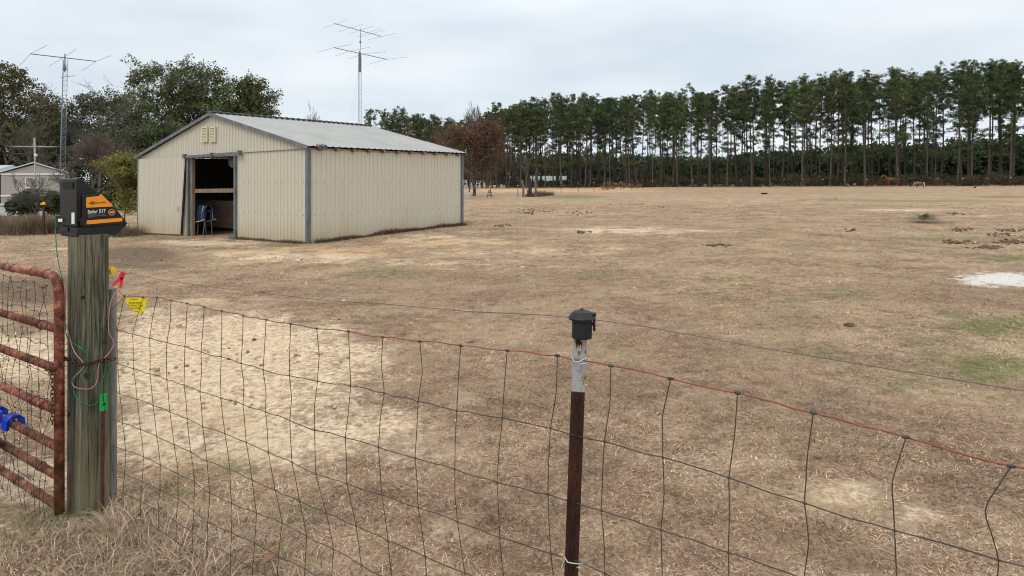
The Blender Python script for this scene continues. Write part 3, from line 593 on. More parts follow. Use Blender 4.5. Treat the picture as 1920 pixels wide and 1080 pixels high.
broad('bare_shrub', 'leafless brown thicket covering the lower wall of the mobile home', 23, lev=5, trunk_r=.05, spread=.55, **bt(70, 352, 37, 50), bark='twig', nch=(3, 4), minr=.009, first=.12, up=.15, cat='shrub')
broad('bare_shrub', 'leafless reddish shrub at the right corner of the mobile home', 24, lev=5, trunk_r=.05, spread=.5, **bt(132, 300, 42, 34), bark='twigr', nch=(2, 3), minr=.009, first=.14, up=.2, cat='shrub')
# dead weeds: left yard strip, along the barn, by the far posts
def weedstrip(name, label, pts, n, h, seed, spread=.3, tint=(.2, .8), w=.006):
    rng = np.random.default_rng(seed); pts = np.array([tuple(p)[:2] for p in pts]); seg = rng.integers(0, len(pts) - 1, n); t = rng.random(n)[:, None]
    p = pts[seg] * (1 - t) + pts[seg + 1] * t + rng.normal(0, spread, (n, 2)); z = gz(p[:, 0], p[:, 1]); cl = .35 + vnoise(p[:, 0], p[:, 1], .5, seed)
    L = h * cl * rng.uniform(.4, 1.1, n)
    o = blades(name, np.stack([p[:, 0], p[:, 1], z], -1), rng.uniform(0, 6.28, n), np.radians(rng.uniform(35, 88, n)), L, np.full(n, w), rng.uniform(tint[0], tint[1], n), M['weeds'], K=3, droop=.22)
    return tag(o, label, 'weeds', kind='stuff')
weedstrip('dead_weeds', 'tangled brown dead weeds along the yard fence on the left', [G(-60, 436), G(60, 438), G(108, 436)], 9000, .95, 41, .45, (.0, .6), .013)
weedstrip('dead_weeds', 'pale dry grass behind the yard fence in front of the trailer', [G(-60, 416), G(110, 414)], 5000, .45, 42, .9, (.4, 1), .018)
weedstrip('dead_weeds', 'brown weeds growing below the yellow green bush by the barn', [G(185, 440), G(256, 442)], 2500, .5, 43, .3, (.1, .7), .01)

# ------------------------------------------------------------------ barn
Bc, Cc, Ac = Vector((-5.76, 17.92)), Vector((-1.851, 23.4)), Vector((-13.87, 23.6))
front = VP(Bc, Ac - Bc); side = VP(Bc, Cc - Bc); WF = (Ac - Bc).length; WS = (Cc - Bc).length
if front.s_(300) < 0: front.U = -front.U
barn = thing('metal_barn', 'cream corrugated metal barn with grey gable roof and open sliding door', 'barn', (Bc.x, Bc.y, gzf(Bc.x, Bc.y)))
zB, zC, zA = front.hit(578, 274)[1], side.hit(866, 287)[1], front.hit(262, 294)[1]
sAp = front.s_(399); zAp = front.hit(399, 212)[1]; zApB = 3.99
def ztop_front(s): return (zB + (zAp - zB) * s / sAp if s < sAp else zAp + (zA - zAp) * (s - sAp) / (WF - sAp)) - .07
PER, DEP = .165, .022
def corr(pl, s0, s1, zb, zt, off=0.0, per=PER, dep=DEP):
    ss = []; k = math.floor(s0 / per) - 1
    while k * per < s1 + per:
        for a, o in ((0, 0), (.66, 0), (.74, dep), (.90, dep), (.98, 0)): ss.append((k * per + a * per, o))
        k += 1
    pr = [(s, o) for s, o in ss if s0 < s < s1]; pr = [(s0, 0)] + pr + [(s1, 0)]
    mb = MB(); vs = []; 
    for s, o in pr: vs += [pl.w(s, zb(s), off + o), pl.w(s, zt(s), off + o)]
    mb.add(vs, [(2 * i, 2 * i + 2, 2 * i + 3, 2 * i + 1) for i in range(len(pr) - 1)]); return mb
gb = lambda pl: (lambda s: gzf(pl.w(s, 0).x, pl.w(s, 0).y) - .06)
fb = gb(front); sb = gb(side)
dR, dL = front.s_(443.5), front.s_(353)                  # door jambs
zDoor = front.hit(400, 294)[1]
seam = lambda s: front.hit(460, 286)[1] + (s - front.s_(460)) * 0.0
zs = seam(0)
o = corr(front, 0.0, dR, fb, lambda s: min(zs, ztop_front(s))); o.build('front_wall', M['cream'], barn)
o = corr(front, 0.0, WF, lambda s: min(zs, ztop_front(s) - .01) if s < dR else (zDoor if s < dL else zDoor - .03), ztop_front, .012); o.build('gable_wall', M['cream'], barn)
o = corr(front, dL, WF, fb, lambda s: zDoor - .02, 0.0); o.build('front_wall', M['cream'], barn)
# left sliding door, standing a little proud and leaning
dbot = [front.hit(262, 440), front.hit(344, 446)]
mb = MB(); s0, s1 = front.s_(264), front.s_(352.5); ss = np.linspace(0, 1, 151)
vs = []
for i, t in enumerate(ss):
    st = s1 + (s0 - s1) * t; sbt = front.s_(344.5) + (s0 - front.s_(344.5)) * t; ph = (st / PER) % 1; o_ = DEP * min(1, max(0, min((ph - .64) / .1, (1.0 - ph) / .1)))
    vs += [front.w(sbt, gzf(front.w(sbt, 0).x, front.w(sbt, 0).y) + .05, .10 + o_), front.w(st, min(zDoor + .02, ztop_front(st) - .03), .075 + o_)]
mb.add(vs, [(2 * i, 2 * i + 2, 2 * i + 3, 2 * i + 1) for i in range(150)])
sd_ = mb.build('sliding_door', M['cream'], barn)
hm = MB(); hp = front.p(343, 388, .12); hm.tube([hp, hp + Vector((0, 0, .0)) + Vector((front.N.x, front.N.y, 0)) * .05, front.p(343, 396, .17), front.p(343, 396, .12)], .012, 6)
hm.build('handle', M['galv'], sd_)
em = MB(); em.beam(front.w(s1 + .01, zDoor, .06), front.w(front.s_(344.5) - .02, fb(dL) + .1, .09), .05, .05); em.build('door_gap_shade', M['dark'], sd_)  # dark strip in place of the shaded gap along the leaning door
# side, back and far walls
def zt_side(s): return zB + (zC - zB) * s / WS - .10
corr(side, 0, WS, sb, zt_side).build('side_wall', M['cream'], barn)
V2 = Cc - Bc; Dc = Ac + V2; zD = zA + (zC - zB)
back = VP(Cc, Dc - Cc); back.N = Vector((V2.x, V2.y)).normalized()
left = VP(Ac, Dc - Ac); left.N = (Ac - Bc).normalized()
def ztop_back(s):
    h = WF / 2; return (zC + (zApB - zC) * s / h if s < h else zApB + (zD - zApB) * (s - h) / h) - .005
corr(back, 0, WF, gb(back), ztop_back).build('back_wall', M['cream_shaded'], barn)
corr(left, 0, WS, gb(left), lambda s: zA + (zD - zA) * s / WS - .01).build('side_wall', M['cream_shaded'], barn)
# roof: ribbed sheets from ridge to eave
def roof_side(pl_sgn, e0, e1, r0, r1, name):
    e0, e1, r0, r1 = map(Vector, (e0, e1, r0, r1)); n = (e1 - e0).cross(r0 - e0).normalized(); n = n if n.z > 0 else -n
    L = (e1 - e0).length; mbx = MB(); vs = []; pr = []; k = 0
    while k * .23 < L:
        for a, o in ((0, 0), (.6, 0), (.7, .018), (.88, .018), (.98, 0)):
            if k * .23 + a * .23 < L: pr.append((k * .23 + a * .23, o))
        k += 1
    pr.append((L, 0))
    for s, o in pr:
        t = s / L; a = e0.lerp(e1, t); b = r0.lerp(r1, t); m_ = a.lerp(b, .5)
        for p in (a, m_, b): vs.append(p + n * o)
    f = []
    for i in range(len(pr) - 1):
        for j in range(2): f.append((3 * i + j, 3 * i + 3 + j, 3 * i + 4 + j, 3 * i + 1 + j))
    mbx.add(vs, f); ob = mbx.build(name, M['roof'], barn)
    sm = ob.modifiers.new('thick', 'SOLIDIFY'); sm.thickness = .006; return ob
oh = .12; vU = Vector((side.U.x, side.U.y, 0)); fU = Vector((front.U.x, front.U.y, 0))
def ext(p, a, b): return Vector(p) + fU * a + vU * b
RB0, RB1 = ext(front.w(0, zB + .0), -.14, -oh), ext(side.w(WS, zC + .0), -.14, oh)
RA0 = ext(front.w(sAp, zAp), 0, -oh); RA1 = ext(Vector((*(Cc + (Dc - Cc) * .5), zApB)), 0, oh)
RL0 = ext(front.w(WF, zA), .14, -oh); RL1 = ext(Vector((*Dc, zD)), .14, oh)
roof_side(1, RB0, RB1, RA0, RA1, 'roof'); roof_side(-1, RL0, RL1, RA0, RA1, 'roof')
mb = MB()
for a, b in ((RB0, RA0), (RL0, RA0), (RB1, RA1), (RL1, RA1)): mb = MB(); mb.beam(a + Vector((0, 0, -.04)) - vU * .01, b + Vector((0, 0, -.04)) - vU * .01, .03, .10); mb.build('rake_trim', M['galv'], barn)
mb = MB(); n = 60
for i in range(n): 
    a = RA0.lerp(RA1, i / n); b = RA0.lerp(RA1, (i + .82) / n)
mb.beam(RA0 + Vector((0, 0, .035)), RA1 + Vector((0, 0, .035)), .30, .015)
for i in range(28): mb.beam(RA0.lerp(RA1, (i + .2) / 28) + Vector((0, 0, .05)), RA0.lerp(RA1, (i + .5) / 28) + Vector((0, 0, .05)), .31, .02)
mb.build('ridge_cap', M['galv'], barn)
# corner trims, jambs, track, purlin tails
for (pl, s_, zt_, ofs) in ((front, .015, zB - .06, .03), (front, WF - .02, zA - .06, .05), (side, WS - .02, zC - .06, .035)):
    mb = MB(); c = pl.w(s_, 0, ofs); mb.beam((c.x, c.y, gzf(c.x, c.y) - .05), (c.x, c.y, zt_), .095, .05, (pl.N.x, pl.N.y, 0)); mb.build('corner_trim', M['galv'], barn)
mb = MB(); c = side.w(.03, 0, .03); mb.beam((c.x, c.y, gzf(c.x, c.y) - .05), (c.x, c.y, zB - .1), .05, .03, (side.N.x, side.N.y, 0)); mb.build('corner_trim', M['galv'], barn)
for s_ in (dR, dL - .06):
    mb = MB(); c = front.w(s_, 0, .03); mb.beam((c.x, c.y, gzf(c.x, c.y) - .02), (c.x, c.y, zDoor), .09, .09, (front.N.x, front.N.y, 0)); mb.build('door_jamb', M['galv'], barn)
mb = MB(); c = front.w(dR + .02, 0, .12); mb.box((c.x, c.y, gzf(c.x, c.y) + .06), (.12, 0, 0), (0, .05, 0), (0, 0, .05)); mb.build('door_stop', M['galv'], barn)
mb = MB(); mb.beam(front.p(352, 295, .12), front.p(459, 287, .12), .07, .085); tr_ = mb.build('door_track', M['galv'], barn)
mb = MB()
for px, py in ((354, 293.5), (405, 291), (457, 287)): mb.box(front.p(px, py, .14), fU * .05, vU * .06, Vector((0, 0, .075)))
mb.build('track_bracket', M['antenna'], tr_)
mb = MB(); mb.beam(front.p(460, 286, .03), front.p(576, 279, .03), .012, .018); mb.build('seam_strip', M['wood'], barn)
for i in range(11):
    s_ = .35 + i * (WS - .5) / 10.2; p = side.w(s_, zB + (zC - zB) * s_ / WS - .075, .0); mb = MB()
    mb.box(p, Vector((side.U.x, side.U.y, 0)) * .04, Vector((side.N.x, side.N.y, 0)) * .13, Vector((0, 0, .045))); mb.build('rafter_tail', M['wood'], barn)
mb = MB(); mb.beam(side.w(.02, zB - .09, -.04), side.w(WS, zC - .09, -.04), .04, .10); mb.build('eave_board', M['plank'], barn)
for (x0, x1) in ((382, 392.5), (397, 408)):
    a = front.hit(x0, 239); b = front.hit(x1, 266); sc_, zc_ = (a[0] + b[0]) / 2, (a[1] + b[1]) / 2; hw, hh = abs(a[0] - b[0]) / 2, abs(a[1] - b[1]) / 2
    zc_ += .0; mb = MB()
    for s_ in (-1, 1): mb.box(front.w(sc_ + s_ * (hw - .02), zc_, .055), fU * .022, Vector((front.N.x, front.N.y, 0)) * .03, Vector((0, 0, hh)))
    for s_ in (-1, 1): mb.box(front.w(sc_, zc_ + s_ * (hh - .02), .055), fU * (hw - .042), Vector((front.N.x, front.N.y, 0)) * .029, Vector((0, 0, .022)))
    v_ = mb.build('gable_vent', M['white'], barn)
    v_.data.materials[0] = mat('vent_cream', (.62, .58, .43), .5) if 'vent_cream' not in bpy.data.materials else bpy.data.materials['vent_cream']
    mb = MB(); mb.box(front.w(sc_, zc_, .036), fU * (hw - .04), Vector((front.N.x, front.N.y, 0)) * .004, Vector((0, 0, hh - .04))); mb.build('backing', M['dark'], v_)
    mb = MB(); nn = 8
    for i in range(nn):
        z_ = zc_ - hh + .05 + (i + .5) * (2 * hh - .10) / nn; mb.box(front.w(sc_, z_, .06), fU * (hw - .042), Vector((front.N.x, front.N.y, 0)) * .016 + Vector((0, 0, -.008)), Vector((0, 0, .016)))
    mb.build('louvers', bpy.data.materials['vent_cream'], v_)
mb = MB()
for z_ in (.0, 1.0):
    for i in range(26):
        for d_ in (0, .09):
            if z_ > -1:
                s_ = .22 + i * .33 + d_
                for pl, lim in ((front, dR - .1), (side, WS - .1)):
                    if s_ < lim: mb.box(pl.w(s_, .75 + z_ * .95, .004), Vector((pl.U.x, pl.U.y, 0)) * .011, Vector((pl.N.x, pl.N.y, 0)) * .006, Vector((0, 0, .011)))
mb.build('screws', M['wood'], barn)
fl = None
for px in (591, 600):
    mb = MB(); c = side.p(px, 274, .16); dd = Vector((side.N.x, side.N.y, -.5)).normalized()
    mb.lathe(c - dd * .02, [(.02, -.07), (.045, -.05), (.05, 0), (.075, .09), (.07, .10)], 12, dd); mb.tube([c, side.p(595, 271, .08)], .018, 6)
    mb.build('flood_light', M['antenna'], barn)
# interior: stall wall of planks, cross rail, posts, fan
inner = VP(front.w(0, 0).xy + Vector((vU.x, vU.y)) * 1.9, front.U)
mb = MB()
z0 = gzf(*inner.w(dR, 0).xy)
for i in range(5):
    mb.box(inner.w((inner.s_(358) + inner.s_(446)) / 2, z0 + .10 + i * .205, random.Random(i).uniform(-.006, .006)), fU * 2.2, vU * .02, Vector((0, 0, .1)))
st_ = mb.build('stall_wall', M['plank'], barn)
mb = MB(); mb.beam(front.p(356, 358, -.12), front.p(443, 357, -.12), .05, .13); mb.build('cross_rail', M['wood'], barn)
mb = MB(); c = front.w(dL - .17, 0, -.06); mb.beam((c.x, c.y, gzf(c.x, c.y) - .05), (c.x, c.y, zDoor + .1), .14, .10, (front.N.x, front.N.y, 0)); mb.build('door_post', M['wood'], barn)
mb = MB(); c = front.w(dL - .12, 0, -.3) + vU * 2.5; mb.beam((c.x, c.y, -.2), (c.x, c.y, 2.6), .14, .14); mb.build('stall_post', M['wood'], barn)
mb = MB(); fc = W(437, 303, 21.2); mb.lathe(fc, [(.20, -.03), (.215, 0), (.20, .05), (.06, .09)], 18, (front.N.x, front.N.y, 0)); mb.tube([fc, fc + Vector((0, 0, .4))], .015, 6)
mb.build('hanging_fan', M['galv'], barn)
fl_v = []; fl_ = [ext(front.w(.05, 0), 0, .05), ext(front.w(WF - .05, 0), 0, .05), ext(Vector((*Dc, 0)), -.05, -.05), ext(Vector((*Cc, 0)), .05, -.05)]
# blanket rack inside the door
rk = W(384, 400, 21.75); rz0 = gzf(rk.x, rk.y); rack = thing('blanket_rack', 'dark metal rack inside the barn doorway carrying a folded blue blanket', 'rack', (rk.x, rk.y, rz0))
mb = MB(); zt_ = 1.05
for a in (-.30, .30):
    for b in (-.16, .16):
        mb = MB(); mb.tube([Vector((rk.x, rk.y, rz0)) + fU * (a * .6) + vU * b, Vector((rk.x, rk.y, rz0 + .82)) + fU * a * .75 + vU * b * .5], .018, 6); mb.build('leg', M['antenna'], rack)
mb = MB()
for b in (-.08, .08): mb.tube([Vector((rk.x, rk.y, rz0 + .84)) - fU * .38 + vU * b, Vector((rk.x, rk.y, rz0 + .84)) + fU * .38 + vU * b], .02, 6)
for a in (-.36, 0, .36): mb.tube([Vector((rk.x, rk.y, rz0 + .84)) + fU * a - vU * .1, Vector((rk.x, rk.y, rz0 + .84)) + fU * a + vU * .1], .018, 6)
mb.build('rails', M['antenna'], rack)
def blanket():
    rng = random.Random(3); nu, nv = 16, 14; vs = []
    for i in range(nu + 1):
        u = -.40 + .8 * i / nu
        for j in range(nv + 1):
            t = -1 + 2 * j / nv; arc = abs(t); y = math.copysign(.06 + .13 * min(1, arc * 1.8), t) if j != nv / 2 else 0
            drop = max(0, arc - .3) * (.64 + .10 * math.sin(u * 5)); w_ = .03 * math.sin(u * 14 + t * 3) * max(0, arc - .3)
            p = Vector((rk.x, rk.y, rz0 + 1.0 - drop + .02 * math.sin(u * 8) - .08 * arc * arc)) + fU * u - vU * (-y + w_ * -1); vs.append(p)
    fs = [(i * (nv + 1) + j, (i + 1) * (nv + 1) + j, (i + 1) * (nv + 1) + j + 1, i * (nv + 1) + j + 1) for i in range(nu) for j in range(nv)]
    o = link_mesh('horse_blanket', vs, fs, mat('navy_cloth', (.012, .024, .070), .9), smooth=True); m_ = o.modifiers.new('t', 'SOLIDIFY'); m_.thickness = .03
    tag(o, 'navy blue horse blanket with pale piping draped over the rack', 'blanket')
    tr = MB(); k = [i * (nv + 1) + (nv if True else 0) for i in range(0, nu + 1)]
    e1 = [vs[i * (nv + 1)] for i in range(nu + 1)]; e2 = [vs[i * (nv + 1) + nv] for i in range(nu + 1)]; mid = [vs[4 * (nv + 1) + j] for j in range(nv + 1)]
    for e in (e1, e2, mid): tr.tube([p - Vector((vU.x, vU.y, 0)) * .018 + Vector((0, 0, .012)) for p in e], .019, 5)
    tr.build('piping', mat('piping', (.55, .52, .45), .8), o)
blanket()
# weeds along the barn foot
weedstrip('barn_weeds', 'dry brown weeds growing along the foot of the barn side wall', [side.w(.2, 0, .12), side.w(WS, 0, .12)], 6500, .17, 44, .08, (.0, .6), .012)
weedstrip('barn_weeds', 'low green and brown weeds along the foot of the barn front', [front.w(.1, 0, .12), front.w(dR - .1, 0, .12)], 2600, .10, 45, .07, (.0, .4), .010)

# ------------------------------------------------------------------ trailer house with wing
TY = 50.0
def TW(px, py, dy=0): return W(px, py, TY + dy)
tb = GY(66, TY); tr0 = thing('mobile_home', 'pale grey mobile home with white trim and low metal roof on the left', 'house', tb)
M['trailer'] = noisy('trailer_siding', (.30, .29, .27), (.37, .355, .33), 2, .7, (6, 6, .3)); zg = gzf(tb.x, tb.y)
xl, xr, xa = TW(2, 0).x, TW(128, 0).x, TW(66, 0).x; ze, za = TW(0, 325).z, TW(0, 308).z
mb = MB(); mb.prism([Vector((xl, TY, zg - .1)), Vector((xr, TY, zg - .1)), Vector((xr, TY, ze)), Vector((xa, TY, za)), Vector((xl, TY, ze))], (-8.3, 11, 0)); mb.build('wall', M['trailer'], tr0)
mb = MB()
for x_, s_ in ((xl, -1), (xr, 1)):
    mb.prism([Vector((xa, TY - .15, za + .10)), Vector((x_ + s_ * .12, TY - .15, ze + .02)), Vector((x_ + s_ * .12, TY - .15, ze + .10)), Vector((xa, TY - .15, za + .19))], (-8.5, 11.3, 0))
rf_ = mb.build('roof', mat('pale_roof', (.55, .60, .63), .5), tr0)
mb = MB(); mb.box(Vector(((xl + xr) / 2, TY - .03, ze - .06)), ((xr - xl) / 2, 0, 0), (0, .028, 0), (0, 0, .05)); mb.box(Vector(((xl + xr) / 2, TY - .03, TW(0, 367).z)), ((xr - xl) / 2, 0, 0), (0, .025, 0), (0, 0, .06))
mb.build('trim', M['white'], tr0)
def window(x0, y0, x1, y1, parent, Y=TY, gm=None, frame=M['white']):
    a, b = W(x0, y0, Y), W(x1, y1, Y); c = (a + b) / 2; hx, hz = abs(b.x - a.x) / 2, abs(a.z - b.z) / 2; mb = MB(); t = .05
    for s_ in (-1, 1): mb.box((c.x + s_ * (hx - t / 2), Y - .04, c.z), (t / 2, 0, 0), (0, .035, 0), (0, 0, hz)); mb.box((c.x, Y - .04, c.z + s_ * (hz - t / 2)), (hx - t, 0, 0), (0, .034, 0), (0, 0, t / 2))
    w_ = mb.build('window', frame, parent); mb = MB(); mb.box((c.x, Y - .02, c.z), (hx - t, 0, 0), (0, .015, 0), (0, 0, hz - t)); mb.build('pane', gm or mat('pane', (.16, .16, .15), .2), w_)
window(49, 333, 73, 352, tr0, gm=mat('curtained_pane', (.27, .26, .23), .4)); window(49.5, 352.5, 73, 368, tr0, gm=mat('screened_pane', (.10, .10, .09), .5), frame=M['trailer'])
mb = MB(); mb.prism([Vector((TW(-150, 0).x, TY + 2, zg - .1)), Vector((xl - 3.1, TY + 2, zg - .1)), Vector((xl - 3.1, TY + 2, ze)), Vector((TW(-150, 0).x, TY + 2, ze))], (0, 6, 0)); mb.build('wing_wall', M['trailer'], tr0)
mb = MB(); mb.prism([Vector((TW(-155, 0).x, TY + 1.8, ze)), Vector((TW(-155, 0).x, TY + 5, za + .05)), Vector((TW(-155, 0).x, TY + 8.2, ze))], (xl - 3 - TW(-155, 0).x, 0, 0)); mb.build('wing_roof', bpy.data.materials['pale_roof'], tr0)
mb = MB(); a = W(-80, 384, 44); b = W(92, 404, 44); mb.box(((a.x + b.x) / 2, 44, (a.z + b.z) / 2), ((b.x - a.x) / 2, 0, 0), (0, .6, 0), (0, 0, (a.z - b.z) / 2))
for k in range(7): mb.box((a.x + (b.x - a.x) * (k + .5) / 7, 43.38, (a.z + b.z) / 2), (.04, 0, 0), (0, .02, 0), (0, 0, (a.z - b.z) / 2 - .02))
mb.box(((a.x + b.x) / 2, 43.9, a.z + .03), ((b.x - a.x) / 2 + .06, 0, 0), (0, .62, 0), (0, 0, .025)); tag(mb.build('porch_skirting', mat('white_skirting', (.55, .58, .62), .6)), 'low white boarded porch base in front of the mobile home', 'porch')
# TV antenna
ta = thing('television_antenna', 'pale television antenna on a thin mast behind the mobile home gable', 'antenna', GY(65, 47))
mb = MB(); a = W(64.5, 258, 47); mb.tube([Vector((a.x, 47, gzf(a.x, 47))), W(65.5, 300, 47)], .045, 6); mb.tube([W(65.5, 300, 47), W(64.5, 258, 47)], .06, 6); mb.build('mast', mat('pale_pole', (.42, .44, .47), .5), ta)
mb = MB(); mb.tube([W(27, 275, 47), W(104, 275.5, 47)], .03, 5)
for k in range(6):
    c = W(33 + k * 13, 275, 47); mb.tube([c + Vector((-.25, -.9, 0)), c + Vector((.25, .9, .02))], .012, 4)
mb.tube([W(56, 280, 47), W(60, 273, 47), W(64, 268, 47)], .015, 4); mb.tube([W(72, 281, 47), W(80, 272, 47)], .015, 4); mb.build('elements', mat('pale_boom', (.40, .36, .30), .5), ta)
mb = MB(); mb.lathe(W(67, 291, 47), [(.08, -.1), (.12, 0), (.08, .1)], 8); mb.build('booster_box', M['white'], ta)

# ------------------------------------------------------------------ lattice towers
def lattice(mb, base, top, w, n, r=.02):
    base = Vector(base); top = Vector(top); legs = []
    for k in range(3):
        a = 2.1 * k + .5; o_ = Vector((math.cos(a), math.sin(a), 0)) * w / 1.73; legs.append((base + o_, top + o_ * .85))
    for a, b in legs: mb.tube([a, b], r, 5)
    for i in range(n):
        for k in range(3):
            a0, b0 = legs[k]; a1, b1 = legs[(k + 1) % 3]; p, q_ = a0.lerp(b0, i / n), a1.lerp(b1, (i + 1) / n); p2 = a1.lerp(b1, i / n)
            mb.tube([p, q_], r * .55, 3); mb.tube([p, p2], r * .55, 3)
def yagi(name, parent, z, boom, els, r, rb):
    mb = MB(); mb.tube([ZP(*boom[0], z), ZP(*boom[1], z)], rb, 6); bo = mb.build(name, M['antenna'], parent)
    for e in els: m2 = MB(); m2.tube([ZP(*p, z) for p in e], r, 4); m2.build('element', M['antenna'], bo)
tw = thing('antenna_tower', 'tall guyed lattice tower carrying two beam antennas behind the barn roof', 'tower', GY(674, 60))
zu, zl_ = EYE + 281 * 60 / F, EYE + 238 * 60 / F; Wb = GY(674, 60); mb = MB(); lattice(mb, (Wb.x, 60, Wb.z), W(674.5, 106, 60), .33, 34, .014); mb.build('lattice_mast', M['tower'], tw)
mb = MB(); mb.tube([W(674.5, 125, 60), W(676.5, 53, 60)], .026, 6); mb.lathe(W(675.5, 78.5, 60), [(.06, -.1), (.1, 0), (.06, .1)], 8); mb.lathe(W(674.5, 117, 60), [(.13, -.9), (.13, .8), (.04, 1.1)], 8); mb.build('mast_pipe', M['antenna'], tw)
c1 = lambda x, y: (580 + x / 4.909, 20 + y / 4.909)
yagi('upper_boom', tw, zu, (c1(230, 118), c1(662, 236)), [(c1(120, 162), c1(345, 85)), (c1(268, 195), c1(500, 123)), (c1(350, 218), c1(585, 143)), (c1(422, 237), c1(660, 165)), (c1(450, 248), c1(708, 175)), (c1(528, 272), c1(803, 207))], .010, .028)
yagi('lower_boom', tw, zl_, (c1(225, 340), c1(712, 448)), [(c1(75, 383), c1(225, 340), c1(390, 312)), (c1(230, 418), c1(385, 370), c1(560, 335)), (c1(362, 443), c1(500, 398), c1(708, 376)), (c1(530, 498), c1(712, 448), c1(905, 426))], .012, .032)
for px, py in ((612, 215), (764, 208), (655, 222), (662, 222)):
    mb = MB(); e = W(px, py, 60); s_ = W(674, 118, 60); d = e - s_; g_ = s_ + d * ((s_.z - .3) / (s_.z - e.z)); mb.tube([s_, g_], .004, 3); mb.build('guy_wire', M['tower'], tw)
t2 = thing('antenna_tower', 'lattice tower with a three element beam antenna in front of the oaks on the left', 'tower', GY(114.5, 46))
Wb = GY(113.5, 46); mb = MB(); lattice(mb, Wb, W(121.5, 112, 46), .36, 30, .016); mb.build('lattice_mast', M['tower'], t2)
mb = MB(); mb.tube([W(121.5, 135, 46), W(121.8, 101, 46)], .035, 6); mb.lathe(W(121.5, 127, 46), [(.08, -.2), (.12, 0), (.06, .2)], 8); mb.tube([W(114, 146, 46), W(122, 144, 45.6), W(140, 142, 45)], .02, 5); mb.build('mast_pipe', M['antenna'], t2)
yagi('beam_boom', t2, EYE + (HZ - 107.5) * 46 / F, ((57, 101), (180, 115)), [((37, 123), (57, 101), (88, 85)), ((92, 124), (121, 107), (143, 92)), ((153, 133), (180, 115), (208, 104))], .014, .034)

# ------------------------------------------------------------------ far objects
def farpost(px, pb, pt, label, group=None, yel=True):
    b = G(px, pb) if pb > 352 else GY(px, edgeY(px) - 3); 
    if pb <= 352: pt = HZ + (EYE - b.z - 1.25) / b.y * F
    h = (pb - pt) / F * b.y if pb > 352 else 1.25
    r = thing('fence_post', label, 'post', b, group); mb = MB(); mb.beam(b - Vector((0, 0, .05)), b + Vector((0, 0, h)), .06, .06); mb.build('stake', M['rebar'], r)
    mb = MB(); c = b + Vector((0, 0, h)); mb.box(c + Vector((0, -.03, 0)), (.065, 0, 0), (0, .05, 0), (0, 0, .035)); mb.lathe(c, [(.035, 0), (.04, .04), (.02, .07)], 8); mb.build('insulator', M['yellow'] if yel else M['white'], r); return r
for px, pb, pt, lab in ((919, 369, 350, 'thin fence post with yellow insulator behind the small dark trestle'), (971, 369, 348, 'thin fence post with yellow insulator left of the old stump'), (1052, 362, 342.5, 'first thin yellow-topped post right of the old stump'), (1084, 361, 343, 'second thin yellow-topped post right of the old stump'),
                        (1113.5, 359.5, 342, 'third thin yellow-topped post right of the old stump'), (1139, 357, 342, 'yellow-topped post at the left end of the sedge clumps'), (1164, 356, 341, 'yellow-topped post in the middle of the sedge clumps'), (1185, 355, 339.5, 'yellow-topped post near the right end of the sedge clumps'), (1204, 354, 339, 'yellow-topped post at the right end of the sedge clumps')):
    farpost(px, pb, pt, lab, 'electric fence posts across the pasture')
for i, px in enumerate((1223, 1262, 1300, 1345, 1390, 1427, 1470, 1505, 1543, 1583, 1625, 1664, 1711, 1758, 1805, 1850, 1895)):
    farpost(px, 350, 337, 'thin fence post with small insulator at the foot of the plantation', 'fence posts along the plantation', i % 2 == 1)
farpost(82, 440, 382, 'yellow-topped steel post in the weeds in front of the mobile home')
def far_wire():
    mb = MB(); P_ = [G(px, pb) for px, pb in ((880, 372), (919, 369), (971, 369), (1052, 362), (1084, 361), (1113.5, 359.5), (1139, 357), (1164, 356), (1185, 355), (1204, 354))]
    for h in (.5, 1.0):
        mb.tube([p + Vector((0, 0, h)) for p in P_], .006, 3)
    tag(mb.build('far_fence_wire', M['hotwire']), 'thin wires strung along the yellow-topped posts in the distance', 'wire')
far_wire()
# old stump with props
sp = G(993, 369); st = thing('old_stump', 'dark broken tree stump standing by the far fence', 'stump', sp); mb = MB()
h = (369 - 335) / F * sp.y; mb.tube([sp + Vector((0, 0, -.1)), sp + Vector((.05, 0, h * .4)), sp + Vector((-.02, 0, h * .8)), sp + Vector((.12, 0, h))], [.27, .19, .17, .12], 9); mb.tube([sp + Vector((0, 0, h * .8)), sp + Vector((-.5, 0, h * 1.1))], [.09, .04], 6); mb.build('trunk', noisy('dark_stump', (.022, .018, .015), (.06, .05, .042), 5, .9), st)
for px, lab in ((981, 'grey leaning wooden post left of the old stump'), (1004, 'grey wooden post right of the old stump')):
    b = G(px, 369.5); mb = MB(); mb.tube([b - Vector((0, 0, .1)), b + Vector((.03, 0, 1.0)), b + Vector((-.12 if px < 990 else -.04, 0, 1.75))], [.12, .11, .10], 8); tag(mb.build('wooden_post', M['barkg']), lab, 'post')
b = G(983, 369); mb = MB(); mb.beam(b, b + Vector((.75, 0, .62)), .10, .14); tag(mb.build('brace_board', M['barkg']), 'weathered board leaning against the old stump', 'board')
weedstrip('dead_weeds', 'brown weeds around the old stump by the far fence', [G(996, 369), G(1030, 366)], 1500, .75, 46, .35, (.0, .5), .03)
